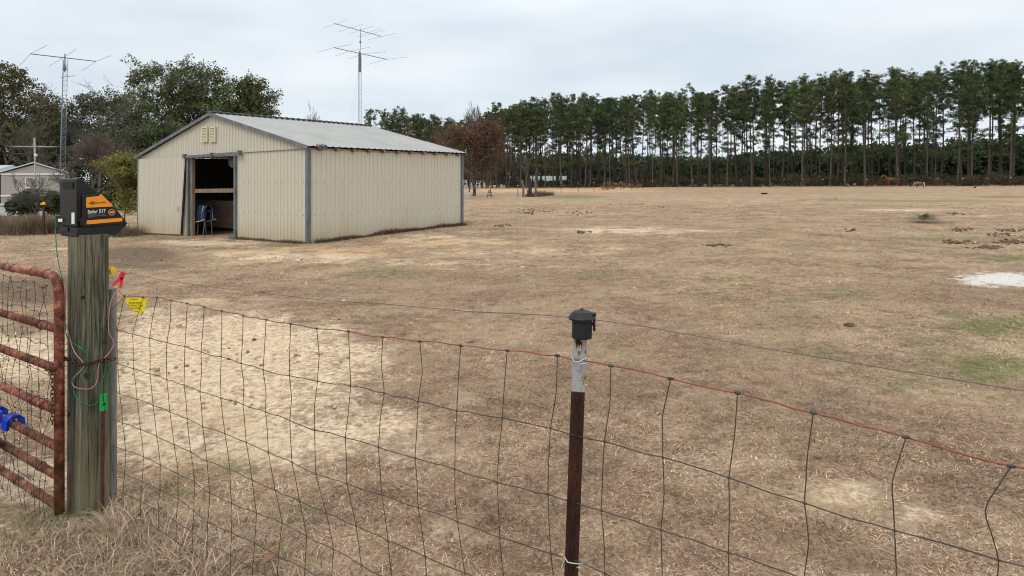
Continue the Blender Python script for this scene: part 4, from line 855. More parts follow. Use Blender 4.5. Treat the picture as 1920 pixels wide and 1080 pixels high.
# ladders and trestles
def aframe(name, label, px, pb, pt, wpx, mt, rungs, cat):
    b = G(px, pb); h = (pb - pt) / F * b.y; w = wpx / F * b.y / 2; r = thing(name, label, cat, b)
    for s_ in (-1, 1):
        for k in (0, 1):
            mb = MB(); mb.beam(b + Vector((s_ * w, -.35 + .7 * k, 0)), b + Vector((s_ * w * .35, 0, h)), .06, .06); mb.build('leg', mt, r)
    mb = MB()
    for i in range(rungs):
        t = (i + .7) / (rungs + .4); mb.beam(b + Vector((-w * (1 - .65 * t), -.35 * (1 - t), h * t)), b + Vector((w * (1 - .65 * t), -.35 * (1 - t), h * t)), .05, .07)
    mb.build('rungs', mt, r); mb = MB(); mb.box(b + Vector((0, 0, h)), (w * .45, 0, 0), (0, .1, 0), (0, 0, .03)); mb.build('top_step', mt, r)
pale = mat('pale_aluminium', (.45, .48, .50), .5)
aframe('step_ladder', 'pale step ladder standing against the trees right of the barn', 872, 372, 338, 13, pale, 6, 'ladder')
aframe('trestle', 'tall pale metal trestle behind the brown leaved tree', 896, 362, 339, 10, pale, 3, 'trestle')
aframe('trestle', 'small dark wooden trestle in front of the far fence', 918, 370, 357, 9, M['bark'], 2, 'trestle')
# distant house behind the pines
hY = 200; hb = GY(1030, hY); hs = thing('distant_house', 'white house with green metal roof far behind the pine trunks', 'house', hb)
a, b = W(997, 0, hY).x, W(1064, 0, hY).x; z1, z2, z3 = hb.z, W(0, 342, hY).z, W(0, 334, hY).z
z2 = max(z2, hb.z + 1.4); z3 = z2 + 1.6
mb = MB(); mb.box(((a + b) / 2, hY + 4, (z1 + z2) / 2), ((b - a) / 2, 0, 0), (0, 4, 0), (0, 0, (z2 - z1) / 2)); mb.build('wall', mat('far_siding', (.34, .35, .34), .7), hs)
mb = MB(); mb.prism([Vector((a - .3, hY - .4, z2)), Vector((a - .3, hY + 4, z3)), Vector((a - .3, hY + 8.4, z2))], (b - a + .6, 0, 0)); mb.build('roof', mat('green_roof', (.17, .235, .215), .7), hs)
mb = MB()
for t in (.12, .33, .52, .75, .9): mb.box((a + (b - a) * t, hY - .02, z1 + 1.0), (.45, 0, 0), (0, .03, 0), (0, 0, .45))
mb.build('windows', M['dark'], hs)
mb = MB(); b_ = GY(942, 150); mb.box(b_ + Vector((0, 0, .35)), (.6, 0, 0), (0, .5, 0), (0, 0, .35)); mb.box(b_ + Vector((-.2, 0, .75)), (.3, 0, 0), (0, .4, 0), (0, 0, .08)); tag(mb.build('water_tank', M['white'], bevel=.05), 'small white tank at the foot of the pines beyond the barn', 'tank')

# ------------------------------------------------------------------ horses
def horse(name, label, loc, Lh, facing, coat, head, mane=None, points=None, fat=1.0):
    # Lh = height at the back; facing = heading angle; head: 'up' or 'down'
    s = Lh / 1.5; r = thing(name, label, 'horse', loc)
    J = {}; E = []; R = {}
    def add(n, p, rad, par=None): J[n] = Vector(p) * s; R[n] = (rad[0] * s, rad[1] * s) if isinstance(rad, tuple) else (rad * s, rad * s); 
    # x forward, y side, z up
    chain = [('pel', (-.62, 0, 1.28), (.24 * fat, .25)), ('loin', (-.28, 0, 1.24), (.27 * fat, .27)), ('bar', (.08, 0, 1.17), (.30 * fat, .31)), ('chest', (.45, 0, 1.18), (.25 * fat, .30)), ('shld', (.66, 0, 1.25), (.17, .24))]
    for n, p, rd in chain: add(n, p, rd)
    E += [('pel', 'loin'), ('loin', 'bar'), ('bar', 'chest'), ('chest', 'shld')]
    if head == 'up': hp = [('n1', (.88, 0, 1.45), (.11, .17)), ('n2', (1.08, 0, 1.66), (.09, .13)), ('pol', (1.24, 0, 1.76), (.085, .10)), ('fac', (1.42, 0, 1.62), (.075, .09)), ('muz', (1.58, 0, 1.46), (.05, .06))]
    else: hp = [('n1', (.92, 0, 1.12), (.11, .16)), ('n2', (1.12, 0, .82), (.09, .12)), ('pol', (1.24, 0, .56), (.08, .10)), ('fac', (1.25, 0, .34), (.07, .085)), ('muz', (1.22, 0, .12), (.05, .06))]
    pv = 'shld'
    for n, p, rd in hp: add(n, p, rd); E.append((pv, n)); pv = n
    for sd2, nm in ((.15, 'l'), (-.15, 'r')):
        k = .06 if sd2 > 0 else -.08
        for pre, pts in (('f', [((.52, sd2, .95), .12), ((.52 + k, sd2, .55), .062), ((.52 + k, sd2, .50), .06), ((.50 + k * 1.3, sd2, .14), .042), ((.56 + k * 1.3, sd2, .03), .06)]),
                         ('h', [((-.60, sd2, 1.0), .17), ((-.50 + k, sd2, .80), .11), ((-.76 + k, sd2, .52), .062), ((-.70 + k * 1.3, sd2, .15), .045), ((-.64 + k * 1.3, sd2, .03), .062)])):
            pv = 'chest' if pre == 'f' else 'pel'
            for i, (p, rd) in enumerate(pts): n = pre + nm + str(i); add(n, p, rd); E.append((pv, n)); pv = n
    names = list(J); me = bpy.data.meshes.new('horse_skin'); me.from_pydata([J[n] for n in names], [(names.index(a), names.index(b)) for a, b in E], [])
    ob = bpy.data.objects.new('horse_skin', me); COL.objects.link(ob); sk = ob.modifiers.new('s', 'SKIN'); sk.use_smooth_shade = True
    for i, n in enumerate(names): me.skin_vertices[0].data[i].radius = R[n]
    me.skin_vertices[0].data[0].use_root = True
    su = ob.modifiers.new('d', 'SUBSURF'); su.levels = 2; su.render_levels = 2
    bpy.context.view_layer.update(); dg = bpy.context.evaluated_depsgraph_get(); m2 = bpy.data.meshes.new_from_object(ob.evaluated_get(dg)); bpy.data.objects.remove(ob)
    m2.materials.clear(); m2.materials.append(coat); body = bpy.data.objects.new('body', m2); COL.objects.link(body); body.parent = r
    def loc_mesh(nm, mb, mt): o2 = mb.build(nm, mt, r, True, local=True); return o2
    mb = MB(); pl_, mz = J['pol'], J['muz']
    for s_ in (-1, 1): mb.tube([pl_ + Vector((0, s_ * .05, .05)) * s, pl_ + Vector((.02, s_ * .06, .20)) * s], [.035 * s, .006 * s], 6)
    loc_mesh('ears', mb, coat)
    mb = MB(); mb.tube([J['pel'] + Vector((-.14, 0, .10)) * s, J['pel'] + Vector((-.27, 0, -.08)) * s, J['pel'] + Vector((-.29, 0, -.50)) * s, J['pel'] + Vector((-.27, 0, -.85)) * s], [.05 * s, .085 * s, .09 * s, .03 * s], 8); loc_mesh('tail', mb, mane or coat)
    mb = MB(); mb.tube([J['shld'] + Vector((.0, .0, .20)) * s, J['n1'] + Vector((-.08, .04, .15)) * s, J['n2'] + Vector((-.08, .05, .09)) * s, J['pol'] + Vector((0, .03, .09)) * s], [.03 * s, .07 * s, .075 * s, .05 * s], 7); loc_mesh('mane', mb, mane or coat)
    mb = MB(); d_ = (J['muz'] - J['pol']).normalized(); up = Vector((0, 1, 0)).cross(d_).normalized(); up = up if up.x > 0 or up.z > .3 else -up
    mb.tube([J['pol'] + up * .085 * s + d_ * .08 * s, J['fac'] + up * .075 * s, J['muz'] + up * .05 * s], [.02 * s, .028 * s, .02 * s], 6)
    if points: loc_mesh('blaze', mb, points)
    mb = MB()
    for s_ in (-1, 1): mb.lathe(J['pol'] + d_ * .12 * s + Vector((0, s_ * .078, 0)) * s, [(.005 * s, -.014 * s), (.016 * s, 0), (.005 * s, .014 * s)], 8, (0, 1, 0))
    loc_mesh('eyes', mb, M['dark'])
    mb = MB()
    for n in ('fl4', 'fr4', 'hl4', 'hr4'): mb.tube([J[n] + Vector((.02 * s, 0, -.035 * s)), J[n] + Vector((0, 0, .05 * s))], [.062 * s, .05 * s], 8)
    if points:
        for n in ('hl', 'hr') if coat is M['horse1'] else ('fl', 'fr', 'hl', 'hr'): mb.tube([J[n + '4'] + Vector((0, 0, .02 * s)), J[n + '3'] + Vector((0, 0, .10 * s))], [.06 * s, .05 * s], 8)
    loc_mesh('hooves', mb, points or M['dark'])
    r.rotation_euler = (0, 0, facing); return r
b = GY(1672, 100); horse('chestnut_horse', 'chestnut horse with white blaze standing before the pines, head up', b, 1.52, math.radians(176), M['horse1'], 'up', points=M['white_hair'])
b = GY(1713, 97); horse('black_horse', 'black horse grazing in the shadow of the pines', b, 1.50, math.radians(186), M['horse2'], 'down')
b = GY(1724, 85); horse('miniature_pony', 'small brown and white pony grazing in front of the black horse', b, .92, math.radians(160), M['pinto'], 'down', mane=M['white_hair'], points=M['white_hair'], fat=1.25)
# a crow on the field
b = G(1828, 354); mb = MB(); mb.tube([b + Vector((-.22, 0, .10)), b + Vector((-.1, 0, .16)), b + Vector((.05, 0, .22)), b + Vector((.16, 0, .30)), b + Vector((.26, 0, .28))], [.02, .06, .09, .05, .01], 8)
for s_ in (-.03, .03): mb.tube([b + Vector((0, s_, .16)), b + Vector((.02, s_, 0))], .012, 4)
tag(mb.build('crow', M['dark'], smooth=True), 'black crow standing on the far right of the field', 'bird')
b = G(1433, 364); mb = MB(); mb.lathe(b, [(.24, 0), (.32, .04), (.35, .13), (.33, .13), (.29, .05)], 16); tag(mb.build('feed_pan', M['black2']), 'dark rubber feed pan lying in the far middle of the field', 'pan')

# ------------------------------------------------------------------ hay and manure on the pasture
def hay(px, py, wpx, hpx, label, n=5200):
    rng = np.random.default_rng(61); c = G(px, py); w = wpx / F * c.y / 2; h = hpx / F * c.y
    a = rng.uniform(0, 6.28, n); r = np.abs(rng.normal(0, .42, n)); x = c.x + w * r * np.cos(a); y = c.y + w * 1.3 * r * np.sin(a); z = gz(x, y) + h * np.exp(-3.2 * r ** 2) * (.6 + .8 * vnoise(x, y, .18, 5)) * rng.random(n) ** .4
    o = blades('hay_pile', np.stack([x, y, z], -1), rng.uniform(0, 6.28, n), np.radians(rng.uniform(-15, 35, n)), rng.uniform(.06, .16, n), np.full(n, .010), rng.uniform(0, 1, n), leafmat('hay', (.10, .095, .045), (.36, .34, .19), trans=0), K=2, droop=.3)
    tag(o, label, 'hay')
hay(1735, 417, 88, 17, 'loose pile of greenish hay on the right of the pasture')
def dung(px, py, n, spx, spy, label, seed, sz=.055):
    rng = random.Random(seed); mb = MB(); n = int(n * 1.6); sz *= .68; spx *= 1.1
    for _ in range(n):
        c = G(px + rng.gauss(0, spx / 2.2), max(py + rng.gauss(0, spy / 2.2), py - 6)); s = sz * rng.uniform(.5, 1.5); k = 5; prof = [(s * .6, -.01), (s, s * .3), (s * .8, s * .62), (s * .2, s * .8)]
        b0 = len(mb.v); mb.lathe(c, prof, 7); 
        for i in range(b0, len(mb.v)): v = mb.v[i]; mb.v[i] = (v[0] + rng.uniform(-.2, .2) * s, v[1] + rng.uniform(-.2, .2) * s, v[2] + rng.uniform(-.12, .12) * s)
    return tag(mb.build('manure_pile', M['dung'], smooth=True), label, 'manure', 'manure piles on the pasture')
M['dung'] = noisy('manure', (.060, .040, .027), (.17, .115, .072), 9, .9, bmp=.4)
for i, (px, py, n, sx_, sy_, lab) in enumerate([(1800, 431, 26, 26, 4, 'dark scattered manure below the hay pile, upper left cluster'), (1892, 432, 26, 30, 3, 'dark manure at the right edge below the hay pile'), (1880, 441, 22, 34, 4, 'broken manure between the two dark right-hand rows'), (1797, 455, 30, 30, 3.5, 'dark manure row on green grass left of the long pile'),
        (1852, 464, 40, 26, 3.5, 'long dark manure pile nearest the white lime patch'), (1893, 454, 26, 26, 4, 'dark manure crumbs at the right edge above the lime patch'), (1595, 433, 12, 12, 2.5, 'small lone manure pile left of the hay'), (1788, 401, 12, 16, 2, 'small manure pile right above the hay'),
        (1002, 394, 22, 34, 5, 'manure clods beyond the barn corner, left one'), (1085, 400, 14, 24, 3, 'manure clods beyond the barn corner, right one'), (990, 400, 18, 22, 3, 'manure clods just right of the barn'), (1092, 436, 12, 14, 2.5, 'manure clods in mid pasture'), (1235, 388, 12, 30, 2, 'faint manure clods in the far middle of the pasture'),
        (940, 423, 14, 22, 3, 'dark clods right of the barn side wall'), (1180, 383, 12, 30, 2, 'faint dark clods beyond the middle of the pasture'), (1340, 461, 14, 34, 3, 'dark clods on the worn middle of the pasture'), (1592, 611, 5, 8, 2, 'single dark clod on the right half of the pasture'), (1560, 372, 8, 20, 1, 'faint clods on the far right pasture')]):
    dung(px, py, n, sx_, sy_, lab, i, .05 if py > 420 else .06)
# curled dry leaves on the near ground
for i, (px, py, s, lab) in enumerate([(768, 878, .045, 'curled grey dead leaf lying on bare soil inside the fence'), (882, 643, .05, 'small pale leaf scrap on the grass beyond the middle of the fence'), (215, 1065, .06, 'tan dead leaf lying at the lower left corner'), (505, 1068, .05, 'reddish dead leaf caught in the grass at the fence foot'), (1575, 700, .04, 'pale leaf scrap lying beyond the right fence wires'), (262, 985, .06, 'orange brown curled leaf in the long grass by the post')]):
    c = G(px, py); rng = random.Random(i); vs = []; a0 = rng.random() * 6
    for u in range(7):
        for v in range(5):
            x = (u / 6 - .5) * 2; y = (v / 4 - .5) * 2 * math.sqrt(max(0, 1 - x * x * .92)) * .5 * (1 + .35 * math.sin(u * 2.6)); vs.append(c + Vector((s * (x * math.cos(a0) - y * math.sin(a0)), s * (x * math.sin(a0) + y * math.cos(a0)), .012 + s * (.5 * y * y * 2 + .2 * x * x + .06 * math.sin(u * 3 + v)) + (.04 if 'grass' in lab and py > 900 else 0))))
    fs = [(u * 5 + v, u * 5 + v + 1, u * 5 + v + 6, u * 5 + v + 5) for u in range(6) for v in range(4)]
    col = (.24, .13, .075) if 'red' in lab or 'orange' in lab else (.32, .25, .18)
    o = link_mesh('dead_leaf', vs, fs, noisy('dead_leaf%d' % i, col, tuple(k * .6 for k in col), 60, .8), smooth=True); o.modifiers.new('t', 'SOLIDIFY').thickness = .0008; tag(o, lab, 'leaf')

# ------------------------------------------------------------------ near fence
fp0, fp1, fp2 = (W(233.7, 555, 3.25).xy, W(1090, 673, 1.68).xy, W(1896, 874, 1.30).xy)
fenceA = VP(fp0, fp1 - fp0); fenceB = VP(fp1, fp2 - fp1)
def FN(px, py, off=0.0): return fenceA.p(px, py, off) if px < 1090 else fenceB.p(px, py, off)
R0 = [(233.7, 555), (268, 557), (294.7, 557), (320.6, 563.6), (351, 568.8), (383, 575.8), (416, 582.8), (456, 591.6), (499, 599.4), (545, 607.3), (593.8, 615.9), (653.5, 621.4), (717.6, 631.9), (787, 639.7), (864, 648), (951, 657.3), (1045, 666.7), (1145.5, 686), (1257.5, 710), (1383, 736.6), (1525, 774), (1699, 819.6), (1896, 873.8)]
R1 = [(220, 619.3), (249, 626), (280.7, 634), (313, 642), (346.8, 649.7), (377, 660), (414.7, 668.6), (452, 681.3), (493.3, 693.2), (542.8, 704.3), (595.2, 715), (657.4, 723.5), (720.2, 736.7), (784, 753.2), (856.4, 770.2), (941.8, 784), (1032.2, 802.9), (1133.4, 828), (1242.7, 857.6), (1366.8, 896), (1508.8, 943.4), (1677.3, 994.8), (1872, 1050)]
R2 = [(220.7, 682), (250.3, 691.4), (281.4, 700.8), (312.8, 712), (345.2, 721.8), (375, 734.7), (414.2, 746.7), (455.7, 758.6), (498.2, 772.6), (543.5, 788.6), (589.8, 806.5), (647.6, 820.5), (709.8, 839), (778.3, 858.9), (852.8, 879.8), (932, 904.6), (1027.4, 926.8), (1127.9, 957.6), (1239.6, 993.3), (1365.6, 1035.7), (1508, 1086), (1683, 1148), (1876, 1212)]
R3 = [(224.6, 738.4), (257, 748.5), (287.1, 760.1), (318.3, 772.3), (351, 784.8), (380, 800.3), (421.7, 813.3), (461.7, 829.2), (503.3, 847.7), (547.5, 866.6), (592.3, 888.7), (650.4, 906.8), (715.8, 927.6), (784.2, 951.5), (857.9, 978.2), (936.8, 1007.6), (1032.9, 1037.7), (1134.1, 1075.4), (1243, 1117), (1370, 1166), (1512, 1226), (1690, 1296), (1880, 1370)]
R4 = [(229.8, 793), (263.3, 805), (293.9, 818.6), (326.4, 833.6), (357.5, 847.5), (388, 865.3), (431, 880), (472.5, 899.4), (516, 918.9), (561.7, 940.3), (611.8, 962.6), (667.5, 985.7), (727.4, 1014.5), (797, 1043.3), (871.3, 1073.6), (948, 1105), (1042, 1142)]
R5 = [(235.3, 844.2), (268.9, 855.8), (300.6, 871.7), (334.2, 887.8), (365, 904.2), (393.3, 925.3), (433.9, 943.3), (480.6, 961.7), (529, 981), (575, 1005.1), (625.3, 1030), (677.1, 1059), (736, 1092), (804, 1124), (878, 1158), (954, 1194), (1048, 1236)]
R6 = [(233.6, 887.8), (266.7, 903), (300, 919.2), (334.2, 936.4), (363.9, 958.6), (389.4, 979.2), (434.2, 998.6), (477.2, 1018.3), (522.3, 1042.7), (571.6, 1066.3), (621, 1094), (676, 1126), (738, 1160), (806, 1196), (880, 1232), (956, 1272), (1050, 1318)]
R7 = [(230.6, 924.4), (263.9, 940.6), (297, 958), (330, 978), (360, 998), (388, 1020), (432, 1041), (473.6, 1064.7), (519, 1092), (568, 1120), (618, 1150), (674, 1184), (736, 1220), (804, 1258), (878, 1296), (954, 1338), (1048, 1386)]
ROWS = [R0, R1, R2, R3, R4, R5, R6, R7]
fence = thing('woven_wire_fence', 'rusty woven wire fence with reddish top wire running right from the wooden post', 'fence', (fp1.x, fp1.y, gzf(*fp1)))
frng = random.Random(8)
def extend_right(row, n=3):
    return row
FWORLD = []
for k, R_row in enumerate(ROWS):
    pts = [FN(*p) for p in R_row]
    if len(pts) < 23:                                   # the part below the picture on the right: same drop as on the left
        above = FWORLD[k - 1]; dz = pts[-1].z - above[len(pts) - 1].z
        for j in range(len(pts), 23): a = above[j]; pts.append(Vector((a.x, a.y, a.z + dz)))
    FWORLD.append(pts)
# bottom row near the ground, and four more stays to the right beyond the picture
for k in range(8):
    d = (FWORLD[k][22] - FWORLD[k][19]) / 3
    z_ = FWORLD[k][22].z
    for j in range(3): p = FWORLD[k][22 + j] + d; FWORLD[k].append(Vector((p.x, p.y, z_)))
FWORLD.append([Vector((p.x, p.y, max(p.z - .09, gzf(p.x, p.y) + .02))) for p in FWORLD[7]])
for k, pts in enumerate(FWORLD):
    out = []
    for i in range(len(pts) - 1):
        a, b_ = pts[i], pts[i + 1]; L = (b_ - a).length; w1 = frng.uniform(-.0035, .0035); w2 = frng.uniform(-.0035, .0035)
        out += [a, a.lerp(b_, .3) + Vector((0, 0, w1)), a.lerp(b_, .52) + Vector((0, 0, (w1 + w2) / 2 + frng.uniform(-.003, .003))), a.lerp(b_, .75) + Vector((0, 0, w2))]
    out.append(pts[-1])
    if k == 0: out = [fenceA.p(221, 545)] + out
    elif k < 7: out = [FN(206, pts[0] and ROWS[k][0][1] - (10 if k > 1 else 6))] + out
    mb = MB(); mb.tube(out, .0019 if k == 0 else .0015, 6); mb.build('top_wire' if k == 0 else 'line_wire', M['redwire'] if k == 0 else M['wire'], fence, True)
# mid-span kinks of the stays: (stay index, row, dx px)
KINK = {(7, 1): 6, (8, 1): 5, (9, 1): 5.5, (10, 0): 6, (10, 1): -4, (12, 0): -5, (12, 1): -3, (13, 0): 8.5, (17, 0): 4, (18, 0): -8, (18, 1): 4, (16, 0): 5, (20, 1): 7, (21, 0): -13, (22, 0): -30, (22, 1): -6, (3, 0): 5, (5, 1): 3, (2, 0): -3, (11, 0): 0, (14, 2): -3, (16, 2): -1, (19, 0): 2, (8, 2): 1, (20, 0): -3}
for i in range(26):
    mb = MB(); pts = []
    for k in range(9):
        a = FWORLD[k][i]; pts.append(a + Vector((0, 0, -.0)))
        if k < 8:
            b_ = FWORLD[k + 1][i]; Yd = a.y; dx = KINK.get((i, k), frng.uniform(-1.6, 1.6)) / F * Yd
            pl = fenceA if i < 17 else fenceB; U3 = Vector((pl.U.x, pl.U.y, 0)); U3 = U3 if U3.x > 0 else -U3
            mid = a.lerp(b_, .5); base_ = 0; pts += [a.lerp(b_, .25) + U3 * dx * .55, mid + U3 * dx, a.lerp(b_, .75) + U3 * dx * .5]
    sm = []
    for a_ in range(len(pts) - 1):
        p0, p1, p2, p3 = pts[max(a_ - 1, 0)], pts[a_], pts[a_ + 1], pts[min(a_ + 2, len(pts) - 1)]
        for k in range(3): t = k / 3; sm.append(.5 * ((2 * p1) + (p2 - p0) * t + (2 * p0 - 5 * p1 + 4 * p2 - p3) * t * t + (3 * p1 - p0 - 3 * p2 + p3) * t ** 3))
    sm.append(pts[-1]); mb.tube(sm, .00135, 6)
    for k in range(9):
        c = FWORLD[k][i]; pl = fenceA if i < 17 else fenceB; U3 = Vector((pl.U.x, pl.U.y, 0)); nl = .0075 if k == 0 else .0045
        mb.tube([c - U3 * nl, c - U3 * nl * .4, c + U3 * nl * .4, c + U3 * nl], [.0030, .0042, .0042, .0030] if k == 0 else [.0022, .0032, .0032, .0022], 7)
    mb.build('stay_wire', M['wire'], fence, True)
mb = MB(); mb.tube([FN(233, 556), fenceA.p(222, 568), fenceA.p(208, 582)], .0015, 6); mb.tube([fenceA.p(208, 592), fenceA.p(215, 605), FN(220, 620)], .0014, 6); mb.build('tie_wire', M['wire'], fence, True)
# electric wire above it
hw_ = [(210, 512), (240, 518), (300, 529), (445, 549), (600, 567), (700, 573), (860, 588), (1000, 595), (1066, 601)]
mb = MB(); pts = [fenceA.p(x, y, -.04) for x, y in hw_] + [fenceB.p(x, y, -.04) for x, y in ((1112, 606), (1200, 618), (1400, 655), (1700, 706), (1920, 742), (2100, 772))]
mb.tube(pts, .0011, 6); tag(mb.build('electric_wire', M['hotwire'], smooth=True), 'thin grey electric wire strung from the yellow insulator past the black post cap', 'wire')

# ------------------------------------------------------------------ steel T-post with cap
def Tp(px, py, off=0): k = 1.70; return W(px, py, k + off)
tpost = thing('steel_fence_post', 'rusty steel T-post with white top and black cap in the near fence', 'post', (W(1062, 1500, 1.70).x, 1.70, gzf(.1, 1.70)))
top = W(1087.5, 630, 1.70); dz = top.z - gzf(.1, 1.7) + .05; lean = Vector(((1071 - 1087.5) / (1070 - 630), 0, -1)); lean = Vector((lean.x, 0, -1))
def tsec(z0, z1):                                        # drop below the top
    mb = MB(); a = top + lean * z0; b_ = top + lean * z1; an = math.radians(-14); X = Vector((math.cos(an), math.sin(an), 0)); Yv = Vector((-math.sin(an), math.cos(an), 0))
    w, t, st = .0185, .004, .032
    poly = [(-w, 0), (w, 0), (w, t), (t * .6, t * 1.4), (t * .6, st), (-t * .6, st), (-t * .6, t * 1.4), (-w, t)]
    mb.prism([a + X * x + Yv * y for x, y in poly], b_ - a); return mb, X, Yv
def rusty_post(name, paint, lo):
    m = mat(name, paint, .55, .1); t, b = nodes(m); P = objc(t); sp_ = N(t, 'ShaderNodeSeparateXYZ'); t.links.new(P, sp_.inputs[0])
    n = noise(t, P, 26, 6, .65, (1, 1, .45)); rc = ramp(t, [(.35, (.014, .007, .006)), (.65, (.055, .020, .011))]); t.links.new(noise(t, P, 30, 5, .7, (1, 1, .3)), rc.inputs[0])
    f = math_(t, 'GREATER_THAN', n, .555 if lo else -1); stn = mixc(t, math_(t, 'MULTIPLY', math_(t, 'SUBTRACT', n, .44, clamp=True), 7, clamp=True), paint, (.35, .24, .12))
    t.links.new(mixc(t, f, stn, rc.outputs[0]), b.inputs['Base Color']); bump(t, b, n, .3, .002); return m
zpaint = (735 - 630) / F * 1.70
mb, X, Yv = tsec(0, zpaint); mb.build('painted_top', rusty_post('chipped_white', (.36, .39, .42), True), tpost, bevel=.001)
mb, X, Yv = tsec(zpaint, dz); 
for i in range(24):
    c = top + lean * (zpaint + .02 + i * .045) - Yv * .003; mb.box(c, X * .005, Yv * .004, Vector((0, 0, .009)))
mb.build('rusty_shaft', rusty_post('rust_shaft', (.08, .03, .02), False), tpost, bevel=.001)
mb = MB()
for i in range(2): c = top + lean * (.03 + i * .05) - Yv * .003; mb.box(c, X * .005, Yv * .004, Vector((0, 0, .009)))
mb.build('studs', bpy.data.materials['chipped_white'], tpost)
c = W(1091, 633, 1.705); s1p = 1.70 / F
mb = MB(); mb.lathe(c, [(18.5 * s1p, 0), (19 * s1p, 2 * s1p), (18.5 * s1p, 38 * s1p)], 48); capo = mb.build('cap', M['black'], tpost, True)
mb = MB(); mb.lathe(c + Vector((0, 0, 35 * s1p)), [(17 * s1p, 0), (25.3 * s1p, .5 * s1p), (25.8 * s1p, 3 * s1p), (17.5 * s1p, 13 * s1p), (16.8 * s1p, 14 * s1p), (10 * s1p, 16.5 * s1p), (3 * s1p, 18 * s1p), (2.6 * s1p, 20 * s1p)], 48)
co_ = mb.build('cap_top', M['black'], capo); 
for ob_ in (capo, co_): ob_.data.polygons.foreach_set('use_smooth', [False] * len(ob_.data.polygons))
mb = MB(); mb.box(W(1114, 604, 1.70), (2.2 * s1p, 0, 0), (0, .006, 0), (0, 0, 16 * s1p)); mb.box(W(1113, 589, 1.70), (4.5 * s1p, 0, 0), (0, .008, 0), (0, 0, 2.5 * s1p)); mb.box(W(1110, 607, 1.70), (5 * s1p, 0, 0), (0, .004, 0), (0, 0, 3 * s1p)); mb.build('wire_hook', M['black'], capo, bevel=.001)
def clip(pts, lab):
    mb = MB()
    for p_ in pts: mb.tube([W(x, y, Y_) for x, y, Y_ in p_], .0017, 6)
    mb.build('wire_clip', M['clipwire'], tpost, True)
cl = [[(1072, 666, 1.72), (1073, 672, 1.69), (1078, 679, 1.675), (1084, 679, 1.672), (1092, 675, 1.675), (1099, 671.5, 1.68), (1102, 673.5, 1.70)], [(1084, 684, 1.676), (1092, 682.5, 1.672), (1100, 681, 1.678), (1105, 679.5, 1.69)], [(1099, 672, 1.685), (1100, 676, 1.68), (1103, 677, 1.69), (1102, 672, 1.70), (1106, 677, 1.69)]]
clip(cl, '')
clip([[(1050, 1061, 1.72), (1054, 1047, 1.70), (1058, 1043, 1.69), (1064, 1054, 1.675), (1072, 1056, 1.672), (1092, 1058, 1.68), (1091, 1052, 1.70)], [(1081, 1064, 1.676), (1087, 1064, 1.67), (1091, 1061, 1.69)]], '')

# ------------------------------------------------------------------ wooden gate post
Rd = Vector((.547, .837)); Ld = Vector((-.837, .547)); c0 = Vector((-2.253, 3.3)); wP = .147
faceR = VP(c0, Rd); faceL = VP(c0, Ld)
def post_mat():
    m = mat('weathered_post', (.2, .2, .15), .85, 0, .15); t, b = nodes(m); P = objc(t)
    wob = noise(t, P, 2.2, 3, .5); 
    mpn = N(t, 'ShaderNodeMapping'); mpn.inputs['Scale'].default_value = (1, 1, .05); t.links.new(P, mpn.inputs[0])
    gr = noise(t, mpn.outputs[0], 85, 5, .7, None, .5); g2 = noise(t, P, 18, 5, .6, (1, 1, .12), .8)
    rg = ramp(t, [(.39, (.022, .024, .017)), (.49, (.078, .084, .060)), (.60, (.185, .190, .145))]); t.links.new(math_(t, 'ADD', math_(t, 'MULTIPLY', gr, .7), math_(t, 'MULTIPLY', g2, .3)), rg.inputs[0])
    sp_ = N(t, 'ShaderNodeSeparateXYZ'); t.links.new(P, sp_.inputs[0])
    big = noise(t, P, 3.0, 4, .6, (1, 1, .5)); c = mixc(t, math_(t, 'MULTIPLY', math_(t, 'SUBTRACT', big, .45, clamp=True), 2.2, clamp=True), rg.outputs[0], (.26, .215, .135))
    # long dark cracks
    ck = noise(t, P, 24, 3, .5, (1, 1, .035), .3); cf = ramp(t, [(.0, (0, 0, 0)), (.37, (0, 0, 0)), (.43, (1, 1, 1))]); t.links.new(ck, cf.inputs[0]); c = mixc(t, cf.outputs[0], (.04, .042, .03), c)
    # knots: rings around points
    vor = N(t, 'ShaderNodeTexVoronoi'); vor.inputs['Scale'].default_value = 3.1; mk_ = N(t, 'ShaderNodeMapping'); mk_.inputs['Scale'].default_value = (1.6, 1.6, .75); t.links.new(P, mk_.inputs[0]); t.links.new(mk_.outputs[0], vor.inputs['Vector'])
    wv = math_(t, 'SINE', math_(t, 'MULTIPLY', math_(t, 'ADD', vor.outputs['Distance'], math_(t, 'MULTIPLY', wob, .06)), 150)); kf = N(t, 'ShaderNodeMapRange'); kf.inputs[1].default_value = .10; kf.inputs[2].default_value = .26; kf.inputs[3].default_value = .55; kf.inputs[4].default_value = 0; t.links.new(vor.outputs['Distance'], kf.inputs[0])
    c = mixc(t, math_(t, 'MULTIPLY', kf.outputs[0], math_(t, 'MULTIPLY_ADD', wv, .5, .5)), c, (.06, .06, .042))
    # lighter tan foot
    ft = N(t, 'ShaderNodeMapRange'); ft.inputs[1].default_value = .25; ft.inputs[2].default_value = .75; ft.inputs[3].default_value = .45; ft.inputs[4].default_value = 0; t.links.new(math_(t, 'ADD', sp_.outputs[2], math_(t, 'MULTIPLY', math_(t, 'SUBTRACT', big, .5), .8)), ft.inputs[0])
    c = mixc(t, ft.outputs[0], c, (.24, .195, .115)); t.links.new(c, b.inputs['Base Color']); bump(t, b, math_(t, 'ADD', gr, cf.outputs[0]), .5, .004); return m
ztop_post = EYE - 104 * 3.3 / F; zbp = gzf(*c0)
mb = MB(); corners = [c0, c0 + Rd * wP, c0 + Rd * wP + Ld * wP, c0 + Ld * wP]; cen = c0 + (Rd + Ld) * wP / 2; vs = []; nz_ = 14; prng2 = random.Random(4)
